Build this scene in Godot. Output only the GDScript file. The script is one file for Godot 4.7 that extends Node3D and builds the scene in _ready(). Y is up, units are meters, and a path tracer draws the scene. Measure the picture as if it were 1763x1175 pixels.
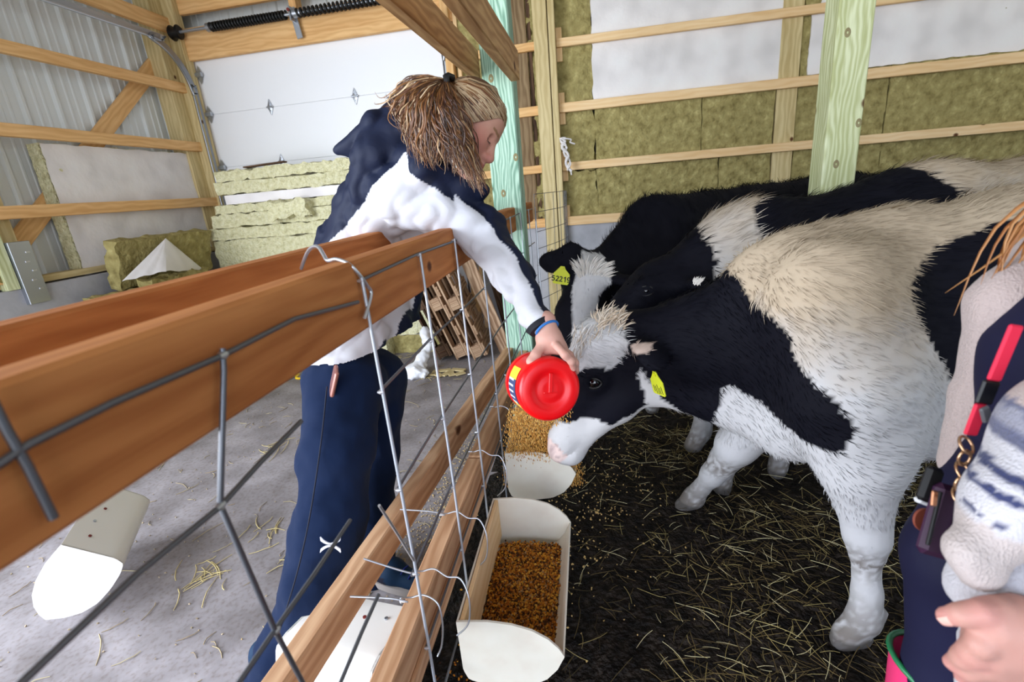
extends Node3D
# A girl leans over a timber and wire fence to pour grain for three black and white heifers inside a pole barn.

const EYE := 1.32
const FOCAL := 824.19
const CAM_RIGHT := Vector3(0.985560, -0.084929, -0.146486)
const CAM_UP := Vector3(0.035882, 0.950222, -0.309501)
const CAM_BACK := Vector3(0.165479, 0.299775, 0.939548)
const WALL_Z := -4.17
const LEFT_X := -3.36

var rng := RandomNumberGenerator.new()
var M := {}
var mesh_cache := {}

func _ready():
	rng.seed = 7
	var cam := Camera3D.new()
	cam.name = "camera"
	cam.keep_aspect = Camera3D.KEEP_HEIGHT
	cam.fov = 70.964
	cam.near = 0.02
	cam.far = 200.0
	cam.transform = Transform3D(Basis(CAM_RIGHT, CAM_UP, CAM_BACK), Vector3(0, EYE, 0))
	add_child(cam)
	cam.current = true
	var lens := CameraAttributesPhysical.new()
	lens.frustum_focus_distance = 1.7
	lens.frustum_focal_length = 17.0
	lens.exposure_aperture = 4.5
	cam.attributes = lens

	var env := Environment.new()
	var sky := Sky.new()
	var sm := ProceduralSkyMaterial.new()
	sm.sky_top_color = Color(0.55, 0.70, 0.95)
	sm.sky_horizon_color = Color(0.86, 0.92, 1.0)
	sm.ground_bottom_color = Color(0.42, 0.40, 0.36)
	sm.ground_horizon_color = Color(0.62, 0.62, 0.60)
	sm.sun_angle_max = 2.0
	sm.energy_multiplier = 1.0
	sky.sky_material = sm
	env.background_mode = Environment.BG_SKY
	env.sky = sky
	env.background_energy_multiplier = SKY_ENERGY
	env.tonemap_mode = Environment.TONE_MAPPER_LINEAR
	env.tonemap_exposure = EXPOSURE
	env.sdfgi_enabled = true
	env.ssao_enabled = true
	env.ssil_enabled = true
	var we := WorldEnvironment.new()
	we.name = "world"
	we.environment = env
	add_child(we)

	var sun := DirectionalLight3D.new()
	sun.name = "sun"
	sun.light_color = Color(1.0, 0.95, 0.87)
	sun.light_energy = SUN_ENERGY
	sun.light_angular_distance = 1.0
	sun.shadow_enabled = true
	sun.sky_mode = DirectionalLight3D.SKY_MODE_LIGHT_ONLY
	sun.transform.basis = Basis.looking_at(Vector3(0.62, -1.0, -0.45).normalized(), Vector3.UP)
	add_child(sun)
	# daylight that comes in through the two open doorways, plus an added fill lamp high on the right
	area_light("doorway_light", Vector3(-3.3, 1.45, 0.9), Vector3(1, -0.12, -0.12), Vector2(4.0, 2.6), DOOR_LIGHT, Color(0.93, 0.96, 1.0))
	area_light("doorway_light", Vector3(-0.6, 1.5, 3.3), Vector3(-0.1, -0.1, -1), Vector2(4.0, 2.8), BACK_LIGHT, Color(0.95, 0.97, 1.0))
	area_light("fill_light", Vector3(3.4, 2.95, -1.0), Vector3(-1, -0.7, -0.25), Vector2(6.0, 0.7), FILL_LIGHT, Color(1.0, 0.99, 0.95))

	make_materials()
	structure()
	fence()
	feeders()
	props()
	cows()
	people()
	litter()

const SKY_ENERGY := 2.5
const EXPOSURE := 1.0
const SUN_ENERGY := 0.0
const DOOR_LIGHT := 36.0
const BACK_LIGHT := 14.0
const FILL_LIGHT := 2.0

func area_light(called: String, at: Vector3, towards: Vector3, size: Vector2, energy: float, col: Color):
	var a := AreaLight3D.new()
	a.name = called
	a.area_size = size
	a.light_energy = energy
	a.light_color = col
	a.area_range = 30.0
	a.area_attenuation = 2.0
	a.shadow_enabled = true
	a.transform = Transform3D(Basis.looking_at(towards.normalized(), Vector3.UP), at)
	add_child(a, true)

# ---------------------------------------------------------------- points, nodes, meshes
func on(x: float, y: float, axis: int, value: float) -> Vector3:
	var d := CAM_RIGHT * (x - 881.5) - CAM_UP * (y - 587.5) - CAM_BACK * FOCAL
	var o := Vector3(0, EYE, 0)
	return o + d * ((value - o[axis]) / d[axis])

func P(x: float, y: float, z: float) -> Vector3:
	return on(x, y, 2, z)

func world_of(n: Node) -> Transform3D:
	var t := Transform3D()
	while n != self and n != null:
		t = n.transform * t
		n = n.get_parent()
	return t

func thing(called: String, label: String, category: String, at := Vector3.ZERO, group := "", kind := "") -> Node3D:
	var o := Node3D.new()
	o.name = called
	o.position = at
	o.set_meta("label", label)
	o.set_meta("category", category)
	if group: o.set_meta("group", group)
	if kind: o.set_meta("kind", kind)
	add_child(o, true)
	return o

func part(called: String, mesh: Mesh, mat: Material, parent: Node, xf := Transform3D(), label := "", kind := "") -> MeshInstance3D:
	var o := MeshInstance3D.new()
	o.name = called
	o.mesh = mesh
	o.material_override = mat
	if label: o.set_meta("label", label)
	if kind: o.set_meta("kind", kind)
	o.transform = world_of(parent).affine_inverse() * xf
	parent.add_child(o, true)
	return o

func solo(called: String, label: String, category: String, mesh: Mesh, mat: Material, at := Vector3.ZERO, group := "", kind := "") -> MeshInstance3D:
	# a thing that is one mesh; the mesh is in world coordinates relative to «at»
	var o := part(called, mesh, mat, self, Transform3D(Basis(), at), label, kind)
	o.set_meta("category", category)
	if group: o.set_meta("group", group)
	return o

class Geo:
	var v := PackedVector3Array()
	var n := PackedVector3Array()
	var t := PackedVector2Array()
	var c := PackedColorArray()
	var i := PackedInt32Array()
	var colored := false
	func vert(p: Vector3, nn: Vector3, uv := Vector2.ZERO, col := Color.WHITE) -> int:
		v.append(p); n.append(nn); t.append(uv); c.append(col)
		return v.size() - 1
	func tri(a: int, b: int, d: int):
		i.append(a); i.append(d); i.append(b)   # counter-clockwise in, clockwise out
	func face(ps: Array, uvs := [], col := Color.WHITE):
		var nn: Vector3 = ((ps[1] - ps[0]) as Vector3).cross(ps[2] - ps[0])
		if nn.length() < 1e-12 and ps.size() > 3: nn = ((ps[2] - ps[0]) as Vector3).cross(ps[3] - ps[0])
		nn = nn.normalized()
		var f := []
		for k in ps.size():
			f.append(vert(ps[k], nn, uvs[k] if uvs.size() else Vector2.ZERO, col))
		for k in range(1, ps.size() - 1):
			tri(f[0], f[k], f[k + 1])
	func smooth():
		var acc := PackedVector3Array()
		acc.resize(v.size())
		for k in range(0, i.size(), 3):
			var a := v[i[k]]
			var nn := (v[i[k + 2]] - a).cross(v[i[k + 1]] - a)
			acc[i[k]] += nn; acc[i[k + 1]] += nn; acc[i[k + 2]] += nn
		for k in v.size():
			n[k] = acc[k].normalized() if acc[k].length_squared() > 0 else Vector3.UP
	func grid(rows: Array, closed := false, uv_scale := Vector2.ONE, col := Color.WHITE, flip := false):
		# rows of equal length -> smooth quad sheet
		var base := v.size()
		var w: int = rows[0].size()
		for r in rows.size():
			for k in w:
				vert(rows[r][k], Vector3.UP, Vector2(float(k) / maxi(1, w - 1), float(r) / maxi(1, rows.size() - 1)) * uv_scale, col)
		for r in rows.size() - 1:
			for k in (w if closed else w - 1):
				var k2 := (k + 1) % w
				var a := base + r * w + k
				var b := base + r * w + k2
				var cc := base + (r + 1) * w + k2
				var d := base + (r + 1) * w + k
				if flip:
					tri(a, d, cc); tri(a, cc, b)
				else:
					tri(a, b, cc); tri(a, cc, d)
	func build() -> ArrayMesh:
		var arr := []
		arr.resize(Mesh.ARRAY_MAX)
		arr[Mesh.ARRAY_VERTEX] = v
		arr[Mesh.ARRAY_NORMAL] = n
		arr[Mesh.ARRAY_TEX_UV] = t
		if colored: arr[Mesh.ARRAY_COLOR] = c
		arr[Mesh.ARRAY_INDEX] = i
		var m := ArrayMesh.new()
		m.add_surface_from_arrays(Mesh.PRIMITIVE_TRIANGLES, arr)
		return m

# chamfered box about the origin, longest side along z; uv in metres (u along z)
func box_into(g: Geo, s: Vector3, b: float, xf := Transform3D(), off := 0.0, col := Color.WHITE):
	var h := s * 0.5
	b = minf(b, minf(h.x, minf(h.y, h.z)) * 0.8)
	var ax := [Vector3.RIGHT, Vector3.UP, Vector3.BACK]
	for a in 3:
		var u: Vector3 = ax[(a + 1) % 3]
		var w: Vector3 = ax[(a + 2) % 3]
		var hu := h[(a + 1) % 3] - b
		var hw := h[(a + 2) % 3] - b
		for sg in [1.0, -1.0]:
			var c: Vector3 = ax[a] * h[a] * sg
			var q := [c - u * hu - w * hw, c + u * hu - w * hw, c + u * hu + w * hw, c - u * hu + w * hw]
			if sg < 0: q = [q[0], q[3], q[2], q[1]]
			var uv := []
			for p in q:
				uv.append(Vector2(p.z + off, p.y + p.x * 1.0 + off * 0.37) if a != 2 else Vector2(p.x * 0.15 + off, p.y * 4.0 + off))
			var tq := []
			for p in q: tq.append(xf * p)
			g.face(tq, uv, col)
	# edges
	for a in 3:
		var u: Vector3 = ax[(a + 1) % 3]
		var w: Vector3 = ax[(a + 2) % 3]
		var hu := h[(a + 1) % 3]
		var hw := h[(a + 2) % 3]
		var la: Vector3 = ax[a] * (h[a] - b)
		for su in [1.0, -1.0]:
			for sw in [1.0, -1.0]:
				var p1: Vector3 = u * su * hu + w * sw * (hw - b)
				var p2: Vector3 = u * su * (hu - b) + w * sw * hw
				var q := [p1 - la, p1 + la, p2 + la, p2 - la]
				var nn: Vector3 = ((q[1] - q[0]) as Vector3).cross(q[2] - q[0])
				if nn.dot(p1 + p2) < 0: q = [q[0], q[3], q[2], q[1]]
				var uv := []
				for p in q: uv.append(Vector2(p.z + off, p.y + p.x + off * 0.37))
				var tq := []
				for p in q: tq.append(xf * p)
				g.face(tq, uv, col)
	for sx in [1.0, -1.0]:
		for sy in [1.0, -1.0]:
			for sz in [1.0, -1.0]:
				var a0 := Vector3(sx * h.x, sy * (h.y - b), sz * (h.z - b))
				var a1 := Vector3(sx * (h.x - b), sy * h.y, sz * (h.z - b))
				var a2 := Vector3(sx * (h.x - b), sy * (h.y - b), sz * h.z)
				if sx * sy * sz < 0: g.face([xf * a0, xf * a2, xf * a1], [], col)
				else: g.face([xf * a0, xf * a1, xf * a2], [], col)

func box_mesh(s: Vector3, b := 0.003, off := 0.0) -> ArrayMesh:
	var key := "%.3f %.3f %.3f %.4f %.2f" % [s.x, s.y, s.z, b, off]
	if not mesh_cache.has(key):
		var g := Geo.new()
		box_into(g, s, b, Transform3D(), off)
		mesh_cache[key] = g.build()
	return mesh_cache[key]

# frame whose z runs from a to b and whose y is as near «up» as it can be
func along(a: Vector3, b: Vector3, up := Vector3.UP) -> Transform3D:
	var z := (b - a).normalized()
	if absf(z.dot(up)) > 0.98: up = Vector3.BACK if absf(z.y) > 0.9 else Vector3.UP
	var x := up.cross(z).normalized()
	return Transform3D(Basis(x, z.cross(x), z), (a + b) * 0.5)

# a sawn board from a to b: wide across x, tall along up
func board(called: String, a: Vector3, b: Vector3, wide: float, tall: float, mat: Material, parent: Node, up := Vector3.UP, label := "", bevel := 0.003) -> MeshInstance3D:
	return part(called, box_mesh(Vector3(wide, tall, a.distance_to(b)), bevel, snappedf(lerpf(a.distance_to(b) * 0.5, maxf(a.distance_to(b) * 0.5, 5.0 - a.distance_to(b) * 0.5), rng.randf()), 0.05)), mat, parent, along(a, b, up), label)

func slab(called: String, lo: Vector3, hi: Vector3, mat: Material, parent: Node, bevel := 0.003) -> MeshInstance3D:
	return part(called, box_mesh((hi - lo).abs(), bevel), mat, parent, Transform3D(Basis(), (lo + hi) * 0.5))

# swept tube; radius may be a number or an array
func tube_into(g: Geo, pts: Array, radius, sides := 6, col := Color.WHITE, cap := true):
	var cnt := pts.size()
	var prev := Vector3.ZERO
	var base := g.v.size()
	for k in cnt:
		var d: Vector3 = (pts[mini(k + 1, cnt - 1)] - pts[maxi(k - 1, 0)])
		d = d.normalized()
		var x := prev
		if k == 0:
			x = (Vector3.UP if absf(d.y) < 0.9 else Vector3.RIGHT)
		x = (x - d * x.dot(d)).normalized()
		prev = x
		var y := d.cross(x)
		var r: float = radius[k] if radius is Array else radius
		for s in sides:
			var an := TAU * s / sides
			var nn := x * cos(an) + y * sin(an)
			g.vert(pts[k] + nn * r, nn, Vector2(float(s) / sides, float(k)), col)
	for k in cnt - 1:
		for s in sides:
			var a := base + k * sides + s
			var b := base + k * sides + (s + 1) % sides
			g.tri(a, b, b + sides); g.tri(a, b + sides, a + sides)
	if cap:
		for e in [0, cnt - 1]:
			var dir: Vector3 = (pts[0] - pts[1]).normalized() if e == 0 else (pts[cnt - 1] - pts[cnt - 2]).normalized()
			var ctr := g.vert(pts[e], dir, Vector2.ZERO, col)
			for s in sides:
				var a := g.vert(g.v[base + e * sides + s], dir, Vector2.ZERO, col)
				var b := g.vert(g.v[base + e * sides + (s + 1) % sides], dir, Vector2.ZERO, col)
				if e == 0: g.tri(ctr, b, a)
				else: g.tri(ctr, a, b)

func tube(pts: Array, radius, sides := 6) -> ArrayMesh:
	var g := Geo.new()
	tube_into(g, pts, radius, sides)
	return g.build()

func spline(pts: Array, per := 6) -> Array:
	var out := []
	for k in pts.size() - 1:
		var p0: Vector3 = pts[maxi(k - 1, 0)]
		var p1: Vector3 = pts[k]
		var p2: Vector3 = pts[k + 1]
		var p3: Vector3 = pts[mini(k + 2, pts.size() - 1)]
		for s in per:
			out.append(p1.cubic_interpolate(p2, p0, p3, float(s) / per))
	out.append(pts[-1])
	return out

# a soft slab with a bumpy, fibrous skin: the six sides of a box, each a grid pushed about by noise
func batt_mesh(s: Vector3, seed_: int, rough := 0.008, step := 0.03) -> ArrayMesh:
	var nz := FastNoiseLite.new()
	nz.seed = seed_
	nz.frequency = 9.0
	nz.fractal_octaves = 3
	var g := Geo.new()
	var ax := [Vector3.RIGHT, Vector3.UP, Vector3.BACK]
	var h := s * 0.5
	for a in 3:
		var u: Vector3 = ax[(a + 1) % 3]
		var w: Vector3 = ax[(a + 2) % 3]
		var nu := clampi(int(s[(a + 1) % 3] / step), 1, 60)
		var nw := clampi(int(s[(a + 2) % 3] / step), 1, 60)
		for sg in [1.0, -1.0]:
			var rows := []
			for r in nw + 1:
				var row := []
				for k in nu + 1:
					var p: Vector3 = ax[a] * h[a] * sg + u * (h[(a + 1) % 3] * (2.0 * k / nu - 1.0)) + w * (h[(a + 2) % 3] * (2.0 * r / nw - 1.0))
					var q := p + Vector3(seed_ * 3.1, 0, 0)
					row.append(p + Vector3(nz.get_noise_3dv(q), nz.get_noise_3dv(q + Vector3(50, 0, 0)), nz.get_noise_3dv(q + Vector3(0, 70, 0))) * rough * 2.0)
				rows.append(row)
			g.grid(rows, false, Vector2.ONE, Color.WHITE, sg < 0)
	g.smooth()
	return g.build()

# ---------------------------------------------------------------- bodies: tapered capsules under a smooth minimum, meshed as surface nets
class Body:
	var A := []
	var BA := []
	var il := PackedFloat32Array()
	var ra := PackedFloat32Array()
	var rd := PackedFloat32Array()
	var sn := []          # squash axis
	var sf := PackedFloat32Array()   # 1/f - 1
	var sm := PackedFloat32Array()   # distance factor
	var neg := PackedByteArray()
	var kk := PackedFloat32Array()
	var k := 0.05          # blend width given to the bones added next
	# squash: along «axis» the bone is «f» times as thick
	func bone(a: Vector3, b: Vector3, r1: float, r2: float, axis := Vector3.ZERO, f := 1.0, cut := false):
		var ba := b - a
		var e := 1.0 / f - 1.0
		if f != 1.0:
			axis = axis.normalized()
			ba += axis * (axis.dot(ba) * e)
		A.append(a); BA.append(ba)
		il.append(1.0 / maxf(ba.length_squared(), 1e-9))
		ra.append(r1); rd.append(r2 - r1)
		sn.append(axis); sf.append(e if f != 1.0 else 0.0); sm.append(minf(1.0, f)); neg.append(1 if cut else 0); kk.append(k)
	func ball(a: Vector3, r: float, axis := Vector3.ZERO, f := 1.0, cut := false):
		bone(a, a, r, r, axis, f, cut)
	func one(j: int, p: Vector3) -> float:
		var q: Vector3 = p - A[j]
		if sf[j] != 0.0:
			var n: Vector3 = sn[j]
			q += n * (n.dot(q) * sf[j])
		var ba: Vector3 = BA[j]
		var t := clampf(q.dot(ba) * il[j], 0.0, 1.0)
		return ((q - ba * t).length() - ra[j] - rd[j] * t) * sm[j]
	func dist(p: Vector3, list: PackedInt32Array) -> float:
		var d := 1e3
		for j in list:
			var e := one(j, p)
			var q := kk[j]
			if neg[j]:
				e = -e
				var hh := maxf(q * 0.4 - absf(d - e), 0.0)
				d = maxf(d, e) + hh * hh / (q * 1.6)
			else:
				var h := maxf(q - absf(d - e), 0.0)
				d = minf(d, e) - h * h / (4.0 * q)
		return d
	func all() -> PackedInt32Array:
		var l := PackedInt32Array()
		for pass_ in 2:
			for j in A.size():
				if neg[j] == pass_: l.append(j)
		return l
	func mesh_into(g: Geo, cell: float, color: Callable, wrinkle: FastNoiseLite = null, amp := 0.0, lo_clip := Vector3(-1e3, -1e3, -1e3), hi_clip := Vector3(1e3, 1e3, 1e3)):
		for q in kk: k = maxf(k, q)
		var lo := Vector3(1e9, 1e9, 1e9)
		var hi := -lo
		for j in A.size():
			if neg[j]: continue
			var rr := maxf(ra[j], ra[j] + rd[j]) / minf(1.0, 1.0 / (1.0 + sf[j])) if sf[j] < 0 else maxf(ra[j], ra[j] + rd[j])
			var b: Vector3 = BA[j]
			if sf[j] != 0.0:
				var n: Vector3 = sn[j]
				b -= n * (n.dot(b) * (sf[j] / (1.0 + sf[j])))
			for p in [A[j], A[j] + b]:
				lo = lo.min(p - Vector3.ONE * rr); hi = hi.max(p + Vector3.ONE * rr)
		lo = (lo - Vector3.ONE * (k * 0.5 + cell * 2 + amp)).max(lo_clip)
		hi = (hi + Vector3.ONE * (k * 0.5 + cell * 2 + amp)).min(hi_clip)
		var B := 4
		var bx := int(ceil((hi.x - lo.x) / (cell * B)))
		var by := int(ceil((hi.y - lo.y) / (cell * B)))
		var bz := int(ceil((hi.z - lo.z) / (cell * B)))
		var nx := bx * B; var ny := by * B; var nz := bz * B
		var f := PackedFloat32Array()
		f.resize(nx * ny * nz)
		f.fill(1.0)
		var full := all()
		var half := cell * B * 0.5
		var reach := half * 1.7321 + cell * 2.0 + amp
		var active := []
		for Z in bz:
			for Y in by:
				for X in bx:
					var c := lo + Vector3(X * B, Y * B, Z * B) * cell + Vector3.ONE * half
					var ds := PackedFloat32Array()
					var mn := 1e3
					for j in full:
						var e := one(j, c)
						ds.append(e)
						if not neg[j]: mn = minf(mn, e)
					if mn > reach + k * 0.5: continue
					var near := PackedInt32Array()
					for q in full.size():
						if neg[full[q]]:
							if ds[q] < reach + k: near.append(full[q])
						elif ds[q] < maxf(mn, -0.0) + 2.0 * reach + k: near.append(full[q])
					var d := dist(c, near)
					if absf(d) > reach + k * 0.3:
						if d < 0:
							for z in B:
								for y in B:
									var row := ((Z * B + z) * ny + Y * B + y) * nx + X * B
									for x in B: f[row + x] = -1.0
						continue
					active.append(Vector3i(X, Y, Z))
					for z in B:
						for y in B:
							var row := ((Z * B + z) * ny + Y * B + y) * nx + X * B
							for x in B:
								var p := lo + Vector3(X * B + x, Y * B + y, Z * B + z) * cell
								var dd := dist(p, near)
								if wrinkle: dd += wrinkle.get_noise_3dv(p) * amp
								f[row + x] = dd
		# vertices
		var id := {}
		var base := g.v.size()
		var sxy := nx * ny
		var off := [0, 1, nx, nx + 1, sxy, sxy + 1, sxy + nx, sxy + nx + 1]
		var cells := []
		for a in active:
			for z in B:
				var gz: int = a.z * B + z
				if gz >= nz - 1: continue
				for y in B:
					var gy: int = a.y * B + y
					if gy >= ny - 1: continue
					for x in B:
						var gx: int = a.x * B + x
						if gx >= nx - 1: continue
						var o := gz * sxy + gy * nx + gx
						var m := 0
						var v0 := f[o]; var v1 := f[o + 1]; var v2 := f[o + nx]; var v3 := f[o + nx + 1]
						var v4 := f[o + sxy]; var v5 := f[o + sxy + 1]; var v6 := f[o + sxy + nx]; var v7 := f[o + sxy + nx + 1]
						var s0 := v0 < 0; var s1 := v1 < 0; var s2 := v2 < 0; var s3 := v3 < 0
						var s4 := v4 < 0; var s5 := v5 < 0; var s6 := v6 < 0; var s7 := v7 < 0
						if s0 == s1 and s0 == s2 and s0 == s3 and s0 == s4 and s0 == s5 and s0 == s6 and s0 == s7: continue
						var acc := Vector3.ZERO
						if s0 != s1: acc += Vector3(v0 / (v0 - v1), 0, 0); m += 1
						if s2 != s3: acc += Vector3(v2 / (v2 - v3), 1, 0); m += 1
						if s4 != s5: acc += Vector3(v4 / (v4 - v5), 0, 1); m += 1
						if s6 != s7: acc += Vector3(v6 / (v6 - v7), 1, 1); m += 1
						if s0 != s2: acc += Vector3(0, v0 / (v0 - v2), 0); m += 1
						if s1 != s3: acc += Vector3(1, v1 / (v1 - v3), 0); m += 1
						if s4 != s6: acc += Vector3(0, v4 / (v4 - v6), 1); m += 1
						if s5 != s7: acc += Vector3(1, v5 / (v5 - v7), 1); m += 1
						if s0 != s4: acc += Vector3(0, 0, v0 / (v0 - v4)); m += 1
						if s1 != s5: acc += Vector3(1, 0, v1 / (v1 - v5)); m += 1
						if s2 != s6: acc += Vector3(0, 1, v2 / (v2 - v6)); m += 1
						if s3 != s7: acc += Vector3(1, 1, v3 / (v3 - v7)); m += 1
						var p := lo + (Vector3(gx, gy, gz) + acc / m) * cell
						id[o] = g.vert(p, Vector3.UP, Vector2.ZERO, Color.WHITE)
						cells.append(o)
		for o in cells:
			var inside := f[o] < 0
			if inside != (f[o + 1] < 0) and id.has(o - nx) and id.has(o - sxy) and id.has(o - nx - sxy):
				quad(g, id[o], id[o - nx], id[o - nx - sxy], id[o - sxy], inside)
			if inside != (f[o + nx] < 0) and id.has(o - 1) and id.has(o - sxy) and id.has(o - 1 - sxy):
				quad(g, id[o], id[o - sxy], id[o - 1 - sxy], id[o - 1], inside)
			if inside != (f[o + sxy] < 0) and id.has(o - 1) and id.has(o - nx) and id.has(o - 1 - nx):
				quad(g, id[o], id[o - 1], id[o - 1 - nx], id[o - nx], inside)
		var acc2 := PackedVector3Array()
		acc2.resize(g.v.size() - base)
		for q in range(0, g.i.size(), 3):
			if g.i[q] < base: continue
			var a := g.v[g.i[q]]
			var nn := (g.v[g.i[q + 2]] - a).cross(g.v[g.i[q + 1]] - a)
			for w in 3: acc2[g.i[q + w] - base] += nn
		for q in acc2.size():
			g.n[base + q] = acc2[q].normalized()
			g.c[base + q] = color.call(g.v[base + q], g.n[base + q])
		g.colored = true
	func quad(g: Geo, a: int, b: int, c: int, d: int, inside: bool):
		if inside:
			g.tri(a, b, c); g.tri(a, c, d)
		else:
			g.tri(a, c, b); g.tri(a, d, c)

# many thin tapered hairs on a skin; comb gives the lie of the coat at a point
func hairs(skin: Geo, count: int, length: Callable, comb: Callable, width: float, seed_: int, color: Callable) -> ArrayMesh:
	var r := RandomNumberGenerator.new()
	r.seed = seed_
	var g := Geo.new()
	g.colored = true
	var tris := skin.i.size() / 3
	var cum := PackedFloat32Array()
	var total := 0.0
	for q in tris:
		var a := skin.v[skin.i[q * 3]]
		total += (skin.v[skin.i[q * 3 + 1]] - a).cross(skin.v[skin.i[q * 3 + 2]] - a).length()
		cum.append(total)
	for h in count:
		var q := cum.bsearch(r.randf() * total)
		q = mini(q, tris - 1)
		var u := r.randf(); var w := r.randf()
		if u + w > 1.0: u = 1.0 - u; w = 1.0 - w
		var i0 := skin.i[q * 3]; var i1 := skin.i[q * 3 + 1]; var i2 := skin.i[q * 3 + 2]
		var p := skin.v[i0] * (1 - u - w) + skin.v[i1] * u + skin.v[i2] * w
		var nn := (skin.n[i0] * (1 - u - w) + skin.n[i1] * u + skin.n[i2] * w).normalized()
		var L: float = length.call(p)
		if L <= 0.0: continue
		L *= r.randf_range(0.6, 1.25)
		var cb: Vector3 = comb.call(p, nn)
		var dir := (cb + nn * r.randf_range(0.25, 0.6) + Vector3(r.randfn(), r.randfn(), r.randfn()) * 0.16).normalized()
		var side := dir.cross(nn + Vector3(r.randfn(), r.randfn(), r.randfn()) * 0.3).normalized() * width * r.randf_range(0.7, 1.3)
		var col: Color = color.call(p, nn)
		var shade := r.randf_range(0.88, 1.08)
		col = Color(col.r * shade, col.g * shade, col.b * shade)
		var root := p - nn * 0.003
		var mid := root + dir * L * 0.55
		var tip := root + dir * L + (cb - nn * 0.5) * L * 0.2
		var a := g.vert(root - side, nn, Vector2.ZERO, col)
		var b := g.vert(root + side, nn, Vector2.ZERO, col)
		var c := g.vert(mid - side * 0.8, nn, Vector2.ZERO, col)
		var d := g.vert(mid + side * 0.8, nn, Vector2.ZERO, col)
		var e := g.vert(tip, nn, Vector2.ZERO, col)
		g.tri(a, b, d); g.tri(a, d, c); g.tri(c, d, e)
	return g.build()

# a flat lock of hair that follows a path: a ribbon bowed across its width
func lock_into(g: Geo, pts: Array, width: float, out_dir: Vector3, col: Color, tip := 0.15):
	var base := g.v.size()
	var cnt := pts.size()
	for k in cnt:
		var d: Vector3 = (pts[mini(k + 1, cnt - 1)] - pts[maxi(k - 1, 0)]).normalized()
		var s := d.cross(out_dir).normalized()
		var o := s.cross(d).normalized()
		var t := float(k) / (cnt - 1)
		var w := width * (sin(clampf(t * 1.6 + 0.35, 0.0, PI * 0.5)) if t < 0.6 else lerpf(1.0, tip, (t - 0.6) / 0.4))
		for e in 5:
			var x := (e - 2) * 0.5
			g.vert(pts[k] + s * x * w + o * (1.0 - x * x) * w * 0.45, (o + s * x * 0.9).normalized(), Vector2(e * 0.25, t), col)
	for k in cnt - 1:
		for e in 4:
			var a := base + k * 5 + e
			g.tri(a, a + 1, a + 6); g.tri(a, a + 6, a + 5)

# ---------------------------------------------------------------- materials
func wood(seed_: int, light: Color, dark: Color, knots: int, contrast: float, lines := 1.0, stain := 0.0) -> StandardMaterial3D:
	var w := 1024
	var h := 128
	var im := Image.create(w, h, false, Image.FORMAT_RGB8)
	var n1 := FastNoiseLite.new(); n1.seed = seed_; n1.frequency = 0.02; n1.fractal_octaves = 3
	var n2 := FastNoiseLite.new(); n2.seed = seed_ + 9; n2.frequency = 0.5; n2.fractal_octaves = 2
	var r := RandomNumberGenerator.new(); r.seed = seed_
	var ks := []
	for k in knots * 2: ks.append(Vector3(r.randf() * w, r.randf() * h, r.randf_range(3.0, 7.0)))
	for y in h:
		for x in w:
			var warp := n1.get_noise_2d(x * 0.5, y * 1.2) * 10.0
			var kd := 0.0
			for q in ks:
				var dx: float = (x - q.x) / q.z * 1.2
				var dy: float = (y - q.y) / q.z
				var dd := dx * dx + dy * dy
				if dd < 30.0:
					kd = maxf(kd, clampf(1.25 - dd, 0.0, 1.0))
					warp += 5.0 * exp(-dd * 0.25) * signf(dy + 0.01)
			var ring := 0.5 + 0.5 * sin((y + warp) * 0.55 * lines)
			var fine := n2.get_noise_2d(x * 0.06, y * 1.6)
			var broad := n1.get_noise_2d(x * 0.25 + 300.0, y * 0.8)
			var t := clampf(0.45 + (ring - 0.5) * contrast + fine * 0.35 * contrast + broad * (0.35 + stain), 0.0, 1.0)
			var c := light.lerp(dark, t)
			if kd > 0.0: c = c.lerp(Color(0.26, 0.13, 0.06), kd * 0.85)
			im.set_pixel(x, y, c)
	var m := StandardMaterial3D.new()
	m.albedo_texture = ImageTexture.create_from_image(im)
	m.uv1_scale = Vector3(1.0 / 5.0, 1.0 / 0.4, 1)
	m.roughness = 0.72
	m.metallic_specular = 0.3
	return m

func plain(col: Color, rough := 0.7, metal := 0.0, spec := 0.5) -> StandardMaterial3D:
	var m := StandardMaterial3D.new()
	m.albedo_color = col
	m.roughness = rough
	m.metallic = metal
	m.metallic_specular = spec
	return m

func noisy(seed_: int, ramp: Array, freq: float, scale: float, rough: float, bump := 0.0, oct := 4) -> StandardMaterial3D:
	var n := FastNoiseLite.new()
	n.seed = seed_; n.frequency = freq; n.fractal_octaves = oct
	var g := Gradient.new()
	g.offsets = PackedFloat32Array(); g.colors = PackedColorArray()
	var offs := PackedFloat32Array(); var cols := PackedColorArray()
	for k in ramp.size():
		offs.append(float(k) / (ramp.size() - 1)); cols.append(ramp[k])
	g.offsets = offs; g.colors = cols
	var t := NoiseTexture2D.new()
	t.width = 512; t.height = 512; t.seamless = true; t.noise = n; t.color_ramp = g
	var m := StandardMaterial3D.new()
	m.albedo_texture = t
	m.roughness = rough
	m.metallic_specular = 0.3
	m.uv1_triplanar = true
	m.uv1_world_triplanar = true
	m.uv1_scale = Vector3.ONE * scale
	if bump > 0.0:
		var hgt := NoiseTexture2D.new()
		var n3 := FastNoiseLite.new(); n3.seed = seed_ + 3; n3.frequency = freq * 2.0; n3.fractal_octaves = 4
		hgt.width = 512; hgt.height = 512; hgt.seamless = true; hgt.noise = n3
		m.heightmap_enabled = true
		m.heightmap_texture = hgt
		m.heightmap_scale = bump
	return m

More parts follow.
